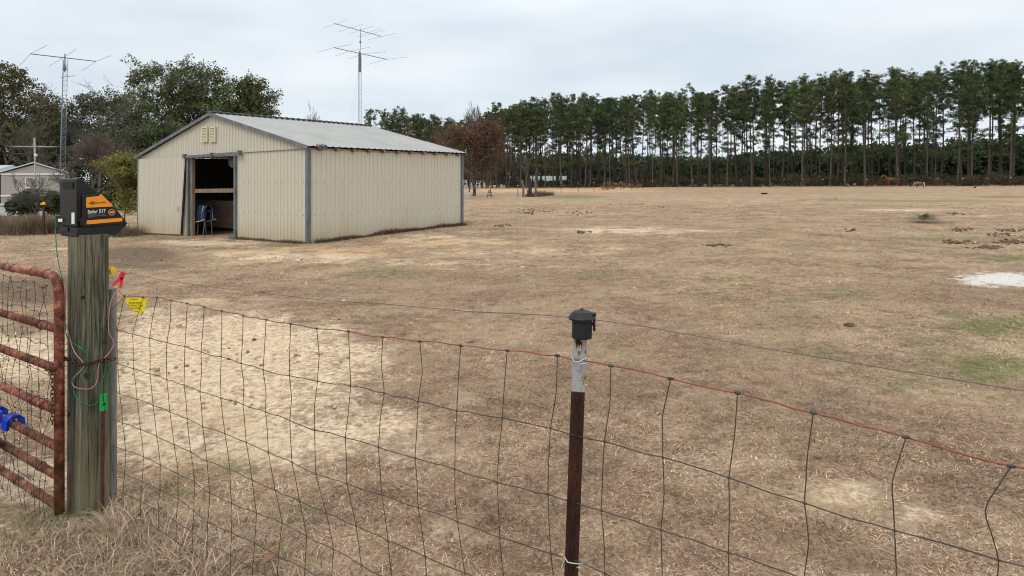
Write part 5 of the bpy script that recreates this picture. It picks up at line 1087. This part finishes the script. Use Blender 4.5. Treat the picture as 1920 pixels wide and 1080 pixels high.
for k in range(nz_):
    z_ = zbp - .15 + (ztop_post - zbp + .15) * k / (nz_ - 1); sc_ = 1.045 - .06 * k / (nz_ - 1)
    for ci in range(4):
        a, b_ = corners[ci], corners[(ci + 1) % 4]
        for t_ in (.06, .36, .66, .94):
            p = a.lerp(b_, t_); p = cen + (p - cen) * sc_ * (1 + prng2.uniform(-.006, .006)); vs.append((p.x, p.y, z_))
n_ = 16; fs = [(k * n_ + i, k * n_ + (i + 1) % n_, (k + 1) * n_ + (i + 1) % n_, (k + 1) * n_ + i) for k in range(nz_ - 1) for i in range(n_)] + [tuple(range(n_))[::-1], tuple((nz_ - 1) * n_ + i for i in range(n_))]
mb.add(vs, fs); wpo = tag(mb.build('wooden_post', post_mat(), bevel=.003), 'thick square weathered greenish wooden gate post carrying the black energizer', 'post')
M['split'] = noisy('dark_split', (.020, .020, .014), (.055, .055, .038), 30, .95)
for kx, ky, kr in ((155, 557, 2.2), (163, 704, 3.4), (196, 640, 2.4), (130, 776, 2.6)):   # knots
    pl_ = faceL if kx < 149 else faceR; mb = MB(); Nk = Vector((pl_.N.x, pl_.N.y, 0)); Uk = Vector((pl_.U.x, pl_.U.y, 0)); c_ = pl_.p(kx, ky, .0052 if kx > 149 else .006)
    mb.prism([c_ + Uk * (kr * .0042 * math.cos(a)) + Vector((0, 0, kr * .0046 * math.sin(a) * (1 + .2 * math.sin(3 * a)))) for a in np.linspace(0, 2 * math.pi, 12, endpoint=False)], Nk * -.006); mb.build('knot', M['split'], wpo)
crk = random.Random(21)
for kx, y0, y1 in ((160, 455, 640), (171, 520, 830), (178, 450, 560), (186, 470, 735), (193, 560, 900), (199, 455, 700), (166, 720, 930), (182, 800, 905), (173, 452, 500), (138, 600, 900), (133, 460, 640)):   # drying splits along the grain
    pl_ = faceL if kx < 149 else faceR; mb = MB(); Nk = Vector((pl_.N.x, pl_.N.y, 0)); Uk = Vector((pl_.U.x, pl_.U.y, 0)); n_ = 14; L_, R__ = [], []
    for i in range(n_ + 1):
        f = i / n_; sc_ = 1.045 - .06 * (1 - f * .0); c_ = pl_.p(kx + 1.2 * math.sin(f * 5 + kx), y0 + (y1 - y0) * f, .0)
        zt_f = (c_.z - zbp + .15) / (ztop_post - zbp + .15); c_ = c_ + Nk * ((.045 - .06 * zt_f) * .0735 + .0010); w_ = .0018 * math.sin(math.pi * min(1, max(.02, f))) * crk.uniform(.6, 1.2); L_.append(c_ - Uk * w_); R__.append(c_ + Uk * w_)
    for i in range(n_): mb.prism([L_[i], R__[i], R__[i + 1], L_[i + 1]], Nk * -.004)
    mb.build('split', M['split'], wpo)
# small round line post behind it
b_ = W(209, 0, 3.52); mb = MB(); zt2 = EYE - (541 - HZ) * 3.52 / F; mb.tube([Vector((b_.x, 3.52, gzf(b_.x, 3.52) - .1)), Vector((b_.x + .002, 3.52, .6)), Vector((b_.x, 3.52, zt2))], [.026, .025, .024], 12)
tag(mb.build('small_round_post', noisy('grey_post', (.12, .11, .10), (.26, .245, .225), 16, .9, (3, 3, .3), bmp=.4, bd=.003)), 'slim grey round post tight behind the gate post', 'post')

# ------------------------------------------------------------------ solar energizer
E0v = Vector((-2.264, 3.3)); es = VP(E0v, Rd); eb = VP(E0v, Ld)
if es.s_(200) < 0: es.U = -es.U
if eb.s_(120) < 0: eb.U = -eb.U
en = thing('fence_energizer', 'black wedge shaped solar fence energizer with orange labels on top of the gate post', 'energizer', (E0v.x, E0v.y, ztop_post))
def EP(px, py, off=0): return es.p(px, py, off)
def px_(x, y): return 80 + x / 4.909, 320 + y / 4.909
Dv = Vector((Ld.x, Ld.y, 0)); DT = .214
def eprism(pts, off, depth, name, mt, parent=en, bevel=.004, inset=0): 
    mb = MB(); mb.prism([EP(*px_(*p), off) for p in pts], Dv * depth); return mb.build(name, mt, parent, bevel=bevel)
Nn = Vector((es.N.x, es.N.y, 0))
eprism([(322, 520), (322, 75), (352, 72), (372, 80), (505, 182), (535, 192), (560, 225), (770, 462), (788, 466), (775, 490), (380, 522)], -.012, DT - .012, 'body', M['black'], bevel=.008)
eprism([(362, 520), (362, 225), (480, 218), (515, 190), (535, 192), (768, 462), (760, 490)], .002, .02, 'side_panel', M['black'], bevel=.004)
eprism([(322, 524), (322, 612), (365, 620), (420, 600), (620, 590), (690, 592), (784, 490), (786, 472), (380, 514)], -.004, DT - .01, 'base_tray', M['black'], bevel=.006)
# back face details
def BPt(px, py, off=0): return eb.p(px, py, off)
mb = MB(); q4 = [BPt(*px_(190, 105), .001), BPt(*px_(282, 105), .001), BPt(*px_(282, 165), .001), BPt(*px_(190, 165), .001)]; mb.prism(q4, Vector((-eb.N.x, -eb.N.y, 0)) * -.0015); mb.build('vent_recess', M['dark'], en)
mb = MB()
for x0, x1 in ((196, 246), (254, 312)): 
    a = BPt(*px_(x0, 92)); b_ = BPt(*px_(x1, 92)); zt3 = EP(*px_(330, 75)).z + .0005; mb.prism([Vector((a.x, a.y, zt3)) + Vector((Rd.x, Rd.y, 0)) * .015, Vector((b_.x, b_.y, zt3)) + Vector((Rd.x, Rd.y, 0)) * .015, Vector((b_.x, b_.y, zt3)) + Vector((Rd.x, Rd.y, 0)) * .055, Vector((a.x, a.y, zt3)) + Vector((Rd.x, Rd.y, 0)) * .055], (0, 0, .001))
mb.build('top_slots', M['dark'], en)
mb = MB(); mb.prism([BPt(*px_(248, 190), .004), BPt(*px_(318, 190), .004), BPt(*px_(318, 510), .004), BPt(*px_(248, 510), .004)], Vector((eb.N.x, eb.N.y, 0)) * -.004); mb.build('back_rib', M['black'], en, bevel=.001)
for x0, y0, x1, y1 in ((154, 442, 192, 470), (278, 386, 304, 490)):
    mb = MB(); mb.prism([BPt(*px_(x0, y0), .0065), BPt(*px_(x1, y0), .0065), BPt(*px_(x1, y1), .0065), BPt(*px_(x0, y1), .0065)], Vector((eb.N.x, eb.N.y, 0)) * -.002); st2 = mb.build('sticker', M['white'], en)
mb = MB(); mb.prism([BPt(*px_(165, 520), .004), BPt(*px_(240, 515), .004), BPt(*px_(240, 560), .004), BPt(*px_(165, 560), .004)], Vector((eb.N.x, eb.N.y, 0)) * -.003); mb.build('foot', M['black2'], en, bevel=.001)
mb = MB(); tcp = BPt(*px_(136, 465), .0); mb.box(tcp, Dv * .012, Nn * .02, Vector((0, 0, .028))); mb.build('terminal', M['black2'], en, bevel=.003)
mb = MB(); mb.prism([EP(*px_(312, 448), .001), EP(*px_(375, 432), .001), EP(*px_(375, 500), .001), EP(*px_(345, 505), .001), EP(*px_(340, 470), .001)], Nn * .004); mb.build('latch', M['black'], en, bevel=.001)
# printed panel
def decal(pts, name, mt, off, parent=en): mb = MB(); mb.prism([EP(*px_(*p), off) for p in pts], Nn * -.0009); return mb.build(name, mt, parent)
decal([(396, 345), (646, 330), (722, 428), (402, 452)], 'label_panel', M['dark'], .0030)
decal([(398, 252), (408, 244), (512, 234), (530, 214), (542, 220), (644, 322), (640, 330), (402, 341), (398, 336)], 'orange_label', M['orange'], .0034)
decal([(404, 458), (725, 433), (733, 445), (728, 466), (410, 494), (402, 488)], 'orange_stripe', M['orange'], .0034)
def text(body, plane, P0, P1, P2, off, mt, name, parent, bold=False):
    """fit the text's box: P0 lower left, P1 lower right, P2 upper left, as points of the plane"""
    cu = bpy.data.curves.new('text', 'FONT'); cu.body = body; cu.resolution_u = 3
    if bold: cu.offset = .02
    to = bpy.data.objects.new('text', cu); COL.objects.link(to); bpy.context.view_layer.update(); dg = bpy.context.evaluated_depsgraph_get(); me = bpy.data.meshes.new_from_object(to.evaluated_get(dg)); bpy.data.objects.remove(to)
    co = np.array([v.co for v in me.vertices]); mn = co.min(0); mx_ = co.max(0); A, B_, C_ = plane.p(*P0, off), plane.p(*P1, off), plane.p(*P2, off)
    vs = [A + (B_ - A) * float((c[0] - mn[0]) / (mx_[0] - mn[0])) + (C_ - A) * float((c[1] - mn[1]) / (mx_[1] - mn[1])) for c in co]
    return link_mesh(name, vs, [tuple(p.vertices) for p in me.polygons], mt, parent)
text('Solar S17', es, px_(411, 396), px_(578, 384), px_(411, 362), .0042, M['white'], 'lettering', en, True)
text('GALLAGHER', es, px_(474, 305), px_(578, 296), px_(474, 291), .0046, M['chain'], 'lettering', en, True)
for k, (yy, x1) in enumerate(((404, 580), (412, 560), (420, 590), (428, 470))):
    mb = MB(); mb.prism([EP(*px_(413, yy), .0040), EP(*px_(x1, yy - 9 * (x1 - 413) / 170), .0040), EP(*px_(x1, yy + 2.2 - 9 * (x1 - 413) / 170), .0040), EP(*px_(413, yy + 2.2), .0040)], Nn * -.0008); mb.build('small_print', mat('grey_print', (.25, .25, .26), .5), en)
def ring(cx, cy, r1, r0, off, mt, name, sq=.9):
    mb = MB(); n = 28; o1 = [EP(*px_(cx + r1 * 1.0 * math.cos(a), cy + r1 * sq * math.sin(a)), off) for a in np.linspace(0, 2 * math.pi, n, endpoint=False)]; o0 = [EP(*px_(cx + r0 * math.cos(a), cy + r0 * sq * math.sin(a)), off) for a in np.linspace(0, 2 * math.pi, n, endpoint=False)]
    mb.add(o1 + o0, [(i, (i + 1) % n, n + (i + 1) % n, n + i) for i in range(n)]); return mb.build(name, mt, en)
ring(632, 383, 33, 27, .0042, M['orange'], 'badge_ring'); text('10', es, px_(614, 395), px_(650, 392), px_(614, 373), .0042, M['white'], 'lettering', en, True)
for r1, r0 in ((20, 16), (12, 8), (5, .5)): ring(457, 298, r1, r0, .0044, M['chain'], 'emblem_ring', .9)
ring(433, 299, 8, .5, .0044, M['chain'], 'emblem_ring', .9)

# ------------------------------------------------------------------ clips, leads, chain, rod, insulator, sign
def PS(px, py, off=.012): return (faceL if px < 149 else faceR).p(px, py, off)
def lead(name, pts, mt, lab, r=.0022):
    P_ = [PS(*p) for p in pts]; sm = []
    for i in range(len(P_) - 1):                         # Catmull-Rom
        p0, p1, p2, p3 = P_[max(i - 1, 0)], P_[i], P_[i + 1], P_[min(i + 2, len(P_) - 1)]
        for k in range(5):
            t = k / 5; sm.append(.5 * ((2 * p1) + (p2 - p0) * t + (2 * p0 - 5 * p1 + 4 * p2 - p3) * t * t + (3 * p1 - p0 - 3 * p2 + p3) * t ** 3))
    sm.append(P_[-1]); mb = MB(); mb.tube(sm, r, 7); return tag(mb.build(name, mt, smooth=True), lab, 'cable')
lead('green_lead', [(110, 400), (109, 430), (111, 465), (114, 490), (119, 512), (123, 530), (123, 560), (127, 590), (128, 620), (134, 636), (150, 652), (160, 664), (163, 676), (161, 688), (152, 700)], M['greenwire'], 'green cable dropping from the energizer down the left side of the gate post')
lead('green_lead', [(194, 674), (197, 684), (192, 705), (186, 722), (185, 738)], M['greenwire'], 'short straight green cable running from the chain to the green clip')
lead('green_lead', [(198, 676), (204, 690), (207, 708), (204, 730), (195, 742)], M['greenwire'], 'green cable bowing out right of the green clip')
lead('green_lead', [(158, 692), (147, 705), (143, 722), (146, 742), (155, 756), (168, 760), (182, 754)], M['greenwire'], 'green cable loop hanging left of the green clip')
lead('pink_lead', [(128, 546), (127, 575), (127, 600), (133, 622), (140, 648), (148, 664), (153, 678), (153, 690), (145, 704), (140, 716), (146, 725), (160, 729), (174, 724), (181, 708), (182, 690), (186, 678), (200, 664), (210, 648), (209, 636), (202, 622), (202, 590), (206, 565), (213, 550), (223, 541)], M['pinkwire'], 'pink cable looping over the chain up to the red clip')
def croc(name, lab, col, P_, arms, piv, off_pl, thick):
    r = thing(name, lab, 'clip', P_)
    for arm in arms:
        mb = MB(); mb.prism([off_pl(*p) for p in arm], Vector((es.N.x, es.N.y, 0)) * thick); mb.build('jaw', col, r, bevel=.001)
    mb = MB(); mb.lathe(off_pl(*piv) + Vector((es.N.x, es.N.y, 0)) * thick, [(.007, -.002), (.007, .003), (.002, .004)], 12, (es.N.x, es.N.y, 0)); mb.build('pivot', M['dark'], r)
rc_pl = VP(W(220, 530, 3.36).xy, Vector((1, .25)))
def RC(px, py): return rc_pl.p(px, py)
cc_ = lambda x, y: (200 + x / 9, 490 + y / 9)
croc('red_clip', 'red crocodile clip standing open above the small round post', M['red'], W(220, 541, 3.36), [[cc_(250, 168), cc_(275, 165), cc_(272, 190), cc_(245, 245), cc_(255, 290), cc_(225, 310), cc_(110, 408), cc_(86, 402), cc_(90, 388), cc_(205, 262), cc_(208, 240)], [cc_(290, 182), cc_(308, 184), cc_(280, 280), cc_(262, 330), cc_(245, 438), cc_(215, 442), cc_(212, 420), cc_(222, 310), cc_(250, 270)]], cc_(236, 284), RC, .010)
g_pl = lambda px, py: PS(px, py, .030)
croc('green_clip', 'green crocodile clip gripping the top of the rusty ground rod', M['green'], PS(187, 770, .03), [[(181, 737), (184, 736), (186, 748), (190, 756), (188, 768), (184, 769), (180, 768), (181, 755)], [(188, 736), (194, 735), (194, 748), (195, 756), (194, 767), (189, 766), (190, 756), (188, 748)]], (188.5, 755), g_pl, .010)
mb = MB(); a = PS(188, 764, .03); zb_ = gzf(a.x, a.y); pts = [Vector((a.x - .004, a.y, zb_ - .1)), a]; mb.tube(pts, .0085, 10)
for i in range(60): 
    p = pts[0].lerp(pts[1], i / 60); mb.lathe(p, [(.0085, -.002), (.0102, 0), (.0085, .002)], 10)
tag(mb.build('ground_rod', M['rebar']), 'rusty ribbed ground rod standing against the gate post', 'rod')
mb = MB(); p = faceR.p(209, 507, .0); ax = Vector((Rd.x, Rd.y, 0)); mb.lathe(W(205, 507, 3.47), [(.011, -.01), (.011, .0), (.021, .003), (.021, .008), (.013, .011), (.013, .016), (.021, .019), (.020, .024), (.008, .026)], 20, (1, -.1, 0)); tag(mb.build('wire_insulator', M['yellow'], smooth=False), 'yellow round insulator on the right side of the gate post', 'insulator')
def links(mb, path, L=.034, r=.0034):
    path = [Vector(p) for p in path]; acc = [0]
    for i in range(1, len(path)): acc.append(acc[-1] + (path[i] - path[i - 1]).length)
    n = int(acc[-1] / (L * .74))
    def at(s):
        for i in range(1, len(path)):
            if s <= acc[i] or i == len(path) - 1: return path[i - 1].lerp(path[i], (s - acc[i - 1]) / max(1e-6, acc[i] - acc[i - 1]))
    for k in range(n):
        s = (k + .5) * acc[-1] / n; c = at(s); t = (at(min(s + .01, acc[-1])) - at(max(s - .01, 0))).normalized(); u = t.cross(Vector((0, 0, 1)))
        if u.length < .1: u = Vector((1, 0, 0))
        u.normalize(); v = t.cross(u); w = u * math.cos(.6 + 1.57 * (k % 2)) + v * math.sin(.6 + 1.57 * (k % 2))
        pts = [c + t * (L * .5 * math.copysign(abs(math.cos(a)) ** .7, math.cos(a))) + w * (L * .30 * math.sin(a)) for a in np.linspace(0, 2 * math.pi, 10, endpoint=False)]; mb.tube(pts, r, 6, True)
def G3(px, py, off=0): return gate_pl.p(px, py, off)
gv0 = W(111, 700, 3.30); gate_pl = VP((gv0.x, gv0.y), Ld)
mb = MB()
links(mb, [G3(102, 688, .035), G3(112, 693, .04), G3(121, 684, .03), PS(124, 668, .012), PS(130, 672, .012), PS(142, 678, .014), PS(149.5, 683, .014), PS(175, 679, .012), PS(195, 674, .010), PS(214, 673, .006)])
tag(mb.build('gate_chain', M['chain'], smooth=True), 'rusty chain wrapped round the gate post and gate frame', 'chain')
mb = MB(); links(mb, [G3(112, 692, .034), G3(113, 730, .034), G3(111, 770, .034), G3(112, 792, .032)], .026, .0024); tag(mb.build('hanging_chain', M['chain'], smooth=True), 'loose rusty chain end hanging down the gate upright', 'chain')
# warning sign
sg = thing('warning_sign', 'torn yellow electric fence warning sign hung on the top wire', 'sign', FN(252, 590)); sp2 = lambda x, y, off=-.006: fenceA.p(*cc_(x, y), off)
poly = [(285, 603), (340, 612), (420, 618), (520, 622), (600, 618), (668, 608), (655, 650), (640, 705), (620, 800), (605, 850), (560, 925), (500, 895), (440, 850), (370, 790), (325, 730), (296, 668)]
mb = MB(); mb.prism([sp2(*p) for p in poly], Vector((fenceA.N.x, fenceA.N.y, 0)) * -.0012); mb.build('plate', M['signy'], sg)
mb = MB(); mb.prism([sp2(540, 838, -.0052), sp2(604, 832, .004), sp2(598, 880, .002), sp2(560, 922, -.0052)], Vector((fenceA.N.x, fenceA.N.y, 0)) * .0006); mb.build('curled_corner', mat('sign_back', (.62, .60, .50), .6), sg)
class _S:                                               # text helper plane with the sign's crop coordinates
    def p(s, x, y, off): return fenceA.p(*cc_(x, y), off)
S_ = _S()
for body, x0, x1, y1, y0 in (('ELECTRIC FENCE', 352, 560, 722, 688), ('CLOTURE ELECTRIQUE', 330, 592, 768, 734), ('CERCA ELECTRICA', 378, 558, 812, 780)): text(body, S_, (x0, y1), (x1, y1), (x0, y0), -.0052, M['dark'], 'lettering', sg)
for y_, x_, w_ in ((652, 440, 75), (850, 480, 45)):
    mb = MB(); z4 = [(x_ - w_, y_ + 8), (x_ - w_ * .2, y_ - 12), (x_ - w_ * .1, y_ + 4), (x_ + w_ * .3, y_ - 12), (x_ + w_ * .35, y_ + 2), (x_ + w_ * .9, y_ - 10)]; mb.tube([sp2(a, b_, -.0052) for a, b_ in z4], .0007, 4); mb.build('bolt_mark', M['dark'], sg)

# ------------------------------------------------------------------ tube gate with mesh
gate = thing('tube_gate', 'rusty red tubular farm gate covered with old woven wire', 'gate', (gv0.x, gv0.y, gzf(gv0.x, gv0.y)))
def gate_mat():
    m = mat('rusty_red_paint', (.3, .1, .06), .6, .1); t, b = nodes(m); P = objc(t); n1_ = noise(t, P, 5, 6, .7, None, .6); n2_ = noise(t, P, 26, 6, .7)
    c1_ = ramp(t, [(.40, (.045, .020, .015)), (.47, (.15, .045, .027)), (.54, (.28, .095, .058)), (.61, (.48, .25, .17)), (.68, (.62, .44, .34))]); t.links.new(math_(t, 'ADD', math_(t, 'MULTIPLY', n1_, .45), math_(t, 'MULTIPLY', n2_, .55)), c1_.inputs[0])
    dk = ramp(t, [(.60, (0, 0, 0)), (.66, (1, 1, 1))]); t.links.new(noise(t, P, 13, 5, .65, None, .4), dk.inputs[0]); c = mixc(t, dk.outputs[0], c1_.outputs[0], (.055, .022, .016))
    bl = ramp(t, [(.69, (0, 0, 0)), (.72, (1, 1, 1))]); t.links.new(noise(t, P, 7, 3, .5), bl.inputs[0]); c = mixc(t, bl.outputs[0], c, (.06, .14, .20))
    sp_ = N(t, 'ShaderNodeSeparateXYZ'); t.links.new(P, sp_.inputs[0]); lo = N(t, 'ShaderNodeMapRange'); lo.inputs[1].default_value = .0; lo.inputs[2].default_value = .55; lo.inputs[3].default_value = .55; lo.inputs[4].default_value = 0; t.links.new(sp_.outputs[2], lo.inputs[0])
    c = mixc(t, math_(t, 'MULTIPLY', lo.outputs[0], n1_), c, (.16, .13, .05)); t.links.new(c, b.inputs['Base Color']); bump(t, b, n2_, .3, .002); return m
gm_ = gate_mat(); GL = 3.2
def gp(px, py): return gate_pl.hit(px, py)
if gate_pl.s_(50) < 0: gate_pl.U = -gate_pl.U
zt = [gp(95, 515)[1], gp(108, 617)[1], gp(108, 692)[1], gp(108, 770)[1], gp(108, 838)[1], gp(108, 892)[1], gp(108, 948)[1]]
s0 = gate_pl.s_(111); rT = .0235
mb = MB(); arc = [gate_pl.w(s0 + GL, zt[0])]; 
rr_ = .10
for a in np.linspace(0, math.pi / 2, 9): arc.append(gate_pl.w(s0 + rr_ - rr_ * math.sin(a), zt[0] - rr_ + rr_ * math.cos(a)))
arc.append(gate_pl.w(s0, gp(111, 962)[1] + .0)); mb.tube(arc, rT, 14); mb.tube([gate_pl.w(s0 + GL, zt[0]), gate_pl.w(s0 + GL, zt[-1])], rT, 14); mb.build('frame', gm_, gate, True)
for z_ in zt[1:]:
    mb = MB(); mb.tube([gate_pl.w(s0 + .01, z_), gate_pl.w(s0 + GL, z_)], rT * .92, 14); mb.build('rail', gm_, gate, True)
grng = random.Random(12); mesh_rows = [zt[0] - .05, zt[0] - .20, zt[0] - .36, zt[0] - .50, zt[0] - .63, zt[0] - .75, zt[0] - .86, zt[0] - .96, zt[0] - 1.06, zt[-1] - .07]
ns_ = 34; GN = [[gate_pl.w(s0 + .045 + i * .085 + grng.uniform(-.03, .03), z_ + grng.uniform(-.014, .014) - (.05 * math.sin(i * .5) if z_ < zt[0] - .9 else 0), rT + .006 + grng.uniform(0, .014)) for i in range(ns_)] for z_ in mesh_rows]
mb = MB()
for row in GN:
    out = []
    for i in range(len(row) - 1): out += [row[i], row[i].lerp(row[i + 1], .5) + Vector((0, 0, grng.uniform(-.013, .013)))]
    out.append(row[-1]); mb.tube(out, .0013, 5)
for i in range(ns_):
    out = []
    for k in range(len(GN) - 1): out += [GN[k][i], GN[k][i].lerp(GN[k + 1][i], .5) + Vector((grng.uniform(-.012, .012), grng.uniform(-.01, .01), 0))]
    out.append(GN[-1][i]); mb.tube(out, .0014, 5)
    for k in range(len(GN)): c = GN[k][i]; mb.tube([c - Vector((.004, 0, 0)), c + Vector((.004, 0, 0))], .0032, 5)
for i in range(22):                                     # stray broken strands
    c = gate_pl.w(s0 + grng.uniform(.05, 1.2), grng.uniform(zt[-1], zt[1]), .03); pts = [c]
    for k in range(6): pts.append(pts[-1] + Vector((grng.uniform(-.03, .03), grng.uniform(-.012, .012), grng.uniform(-.05, .02))))
    mb.tube(pts, .0012, 5)
mb.build('wire_mesh', M['wire'], gate, True)
mb = MB()
for zi, s_ in [(0, .13), (0, .30), (0, .55), (1, .20), (3, .16), (3, .22), (3, .28), (5, .2), (6, .25), (6, .5)]:
    c = gate_pl.w(s0 + s_, zt[zi]); U3 = Vector((gate_pl.U.x, gate_pl.U.y, 0)); N3 = Vector((gate_pl.N.x, gate_pl.N.y, 0))
    mb.tube([c + (N3 * math.cos(a) + Vector((0, 0, 1)) * math.sin(a)) * (rT + .001) + U3 * (.004 * a) for a in np.linspace(0, 6.8, 16)], .0018, 5)
for py in (528, 582, 640, 690, 720, 830, 920):
    z_ = gp(111, py)[1]; c = gate_pl.w(s0, z_); U3 = Vector((gate_pl.U.x, gate_pl.U.y, 0)); N3 = Vector((gate_pl.N.x, gate_pl.N.y, 0)); mb.tube([c + (N3 * math.cos(a) + U3 * math.sin(a)) * (rT + .001) + Vector((0, 0, .002 * a)) for a in np.linspace(-1, 6, 16)], .0014, 5)
mb.build('tie_wires', M['chain'], gate, True)
# blue bucket feeder hooked over the gate
fpl = VP(gate_pl.P + gate_pl.N * .03, gate_pl.U); bs = fpl.s_(9) - .01; U3 = Vector((gate_pl.U.x, gate_pl.U.y, 0)); N3 = Vector((gate_pl.N.x, gate_pl.N.y, 0)); bz = gp(8, 760)[1]; zb1 = gp(8, 832)[1]
bk = thing('blue_feeder', 'bright blue plastic feeder hooked over the gate rail at the left edge', 'feeder', gate_pl.w(bs + .15, zb1, .14))
mb = MB(); o0 = gate_pl.w(bs + .01, bz, .045); 
def ringp(z, ins): return [gate_pl.w(bs + .01 + ins, z, .045 + ins * .3), gate_pl.w(bs + .30 - ins, z, .045 + ins * .3), gate_pl.w(bs + .26 - ins, z, .24 - ins), gate_pl.w(bs + .05 + ins, z, .24 - ins)]
prof = [(zb1, .025), (bz - .03, .0), (bz - .03, -.012), (bz, -.012), (bz, .004), (zb1 + .01, .03)]; vs = []
for z_, i_ in prof: vs += ringp(z_, i_)
fs = [(k * 4 + i, k * 4 + (i + 1) % 4, (k + 1) * 4 + (i + 1) % 4, (k + 1) * 4 + i) for k in range(5) for i in range(4)] + [(3, 2, 1, 0), (20, 21, 22, 23)]
mb.add(vs, fs); mb.build('tub', M['blue'], bk, bevel=.006)
for k in range(2):
    mb = MB(); sx0 = bs - .055 + k * .24; zr = zt[4]
    pr = [(.05, zr - .02), (.045, zr + .035), (.02, zr + .055), (-.02, zr + .055), (-.045, zr + .03), (-.05, zr - .05), (-.035, zr - .05), (-.03, zr + .02), (-.012, zr + .036), (.012, zr + .036), (.03, zr + .02), (.03, zr - .02)]
    for q_ in range(3): mb.prism([gate_pl.w(sx0 + q_ * .024, z_, o_) for o_, z_ in pr], U3 * .017)
    mb.prism([gate_pl.w(sx0, z_, o_ * .96) for o_, z_ in pr[:]], U3 * .065); mb.build('hook', M['blue'], bk, bevel=.002)

# ------------------------------------------------------------------ long dead grass along the fence foot
def long_grass():
    rng = np.random.default_rng(91); n = 21000; t = rng.random(n) ** 1.15
    a = np.array(fenceA.p(185, 950).xy); b_ = np.array(fenceA.p(760, 950).xy); p = a + (b_ - a) * t[:, None]; nrm = np.array(fenceA.N); off = rng.normal(.18, .23, n) + .35 * (t * 0) ; p = p + nrm * off[:, None] + rng.normal(0, .05, (n, 2))
    cl = vnoise(p[:, 0], p[:, 1], .22, 92); keep = rng.random(n) < (.25 + cl) * np.clip(1.25 - t, .1, 1); p = p[keep]; t = t[keep]; cl = cl[keep]; off = off[keep]; n = len(p)
    z = gz(p[:, 0], p[:, 1]); L = (.11 + .21 * rng.random(n)) * (.5 + .8 * cl) * np.clip(1.15 - .8 * t, .35, 1) * np.clip(1.1 - np.abs(off - .15), .45, 1) * np.where(proj(p[:, 0], p[:, 1], z)[0] < 185, .45, 1)
    ti = np.clip(.56 + rng.normal(0, .30, n), .0, .98); g = rng.random(n) < .04; ti = np.where(g, 1.2 + .5 * rng.random(n), ti)
    o = blades('long_dead_grass', np.stack([p[:, 0], p[:, 1], z], -1), rng.uniform(0, 6.28, n), np.radians(rng.uniform(25, 85, n)), L, .0022 + .0030 * rng.random(n), ti, M['straw'], K=5, droop=.36)
    tag(o, 'long matted dead grass along the foot of the fence beside the gate post', 'grass', kind='stuff')
    n = 13000; x = rng.uniform(-3.1, -1.0, n); y = rng.uniform(1.9, 3.3, n); z = gz(x, y); px, py = proj(x, y, z); k = (px > -60) & (px < 700) & (py > 930) & (rng.random(n) < np.clip((px - 20) / 260, .04, 1)); x, y, z = x[k], y[k], z[k]; n = len(x)
    ti = np.clip(.50 + rng.normal(0, .28, n), 0, .95); g = rng.random(n) < .06; ti = np.where(g, 1.1 + .7 * rng.random(n), ti)
    o = blades('verge_grass', np.stack([x, y, z], -1), rng.uniform(0, 6.28, n), np.radians(rng.uniform(10, 60, n)), rng.uniform(.04, .15, n), .002 + .0028 * rng.random(n), ti, M['straw'], K=4, droop=.34)
    tag(o, 'matted dry grass on the near side of the fence at the lower left', 'grass', kind='stuff')
    n = 900; q_ = rng.normal(0, 1, (n, 2)) * np.array([.16, .08]) + np.array(G(128, 985).xy); z = gz(q_[:, 0], q_[:, 1])
    o = blades('green_tuft', np.stack([q_[:, 0], q_[:, 1], z], -1), rng.uniform(0, 6.28, n), np.radians(rng.uniform(30, 80, n)), rng.uniform(.03, .09, n), np.full(n, .0028), rng.uniform(1.1, 1.9, n), M['straw'], K=3, droop=.3)
    tag(o, 'small green grass growing round the foot of the gate post', 'grass', kind='stuff')
long_grass()
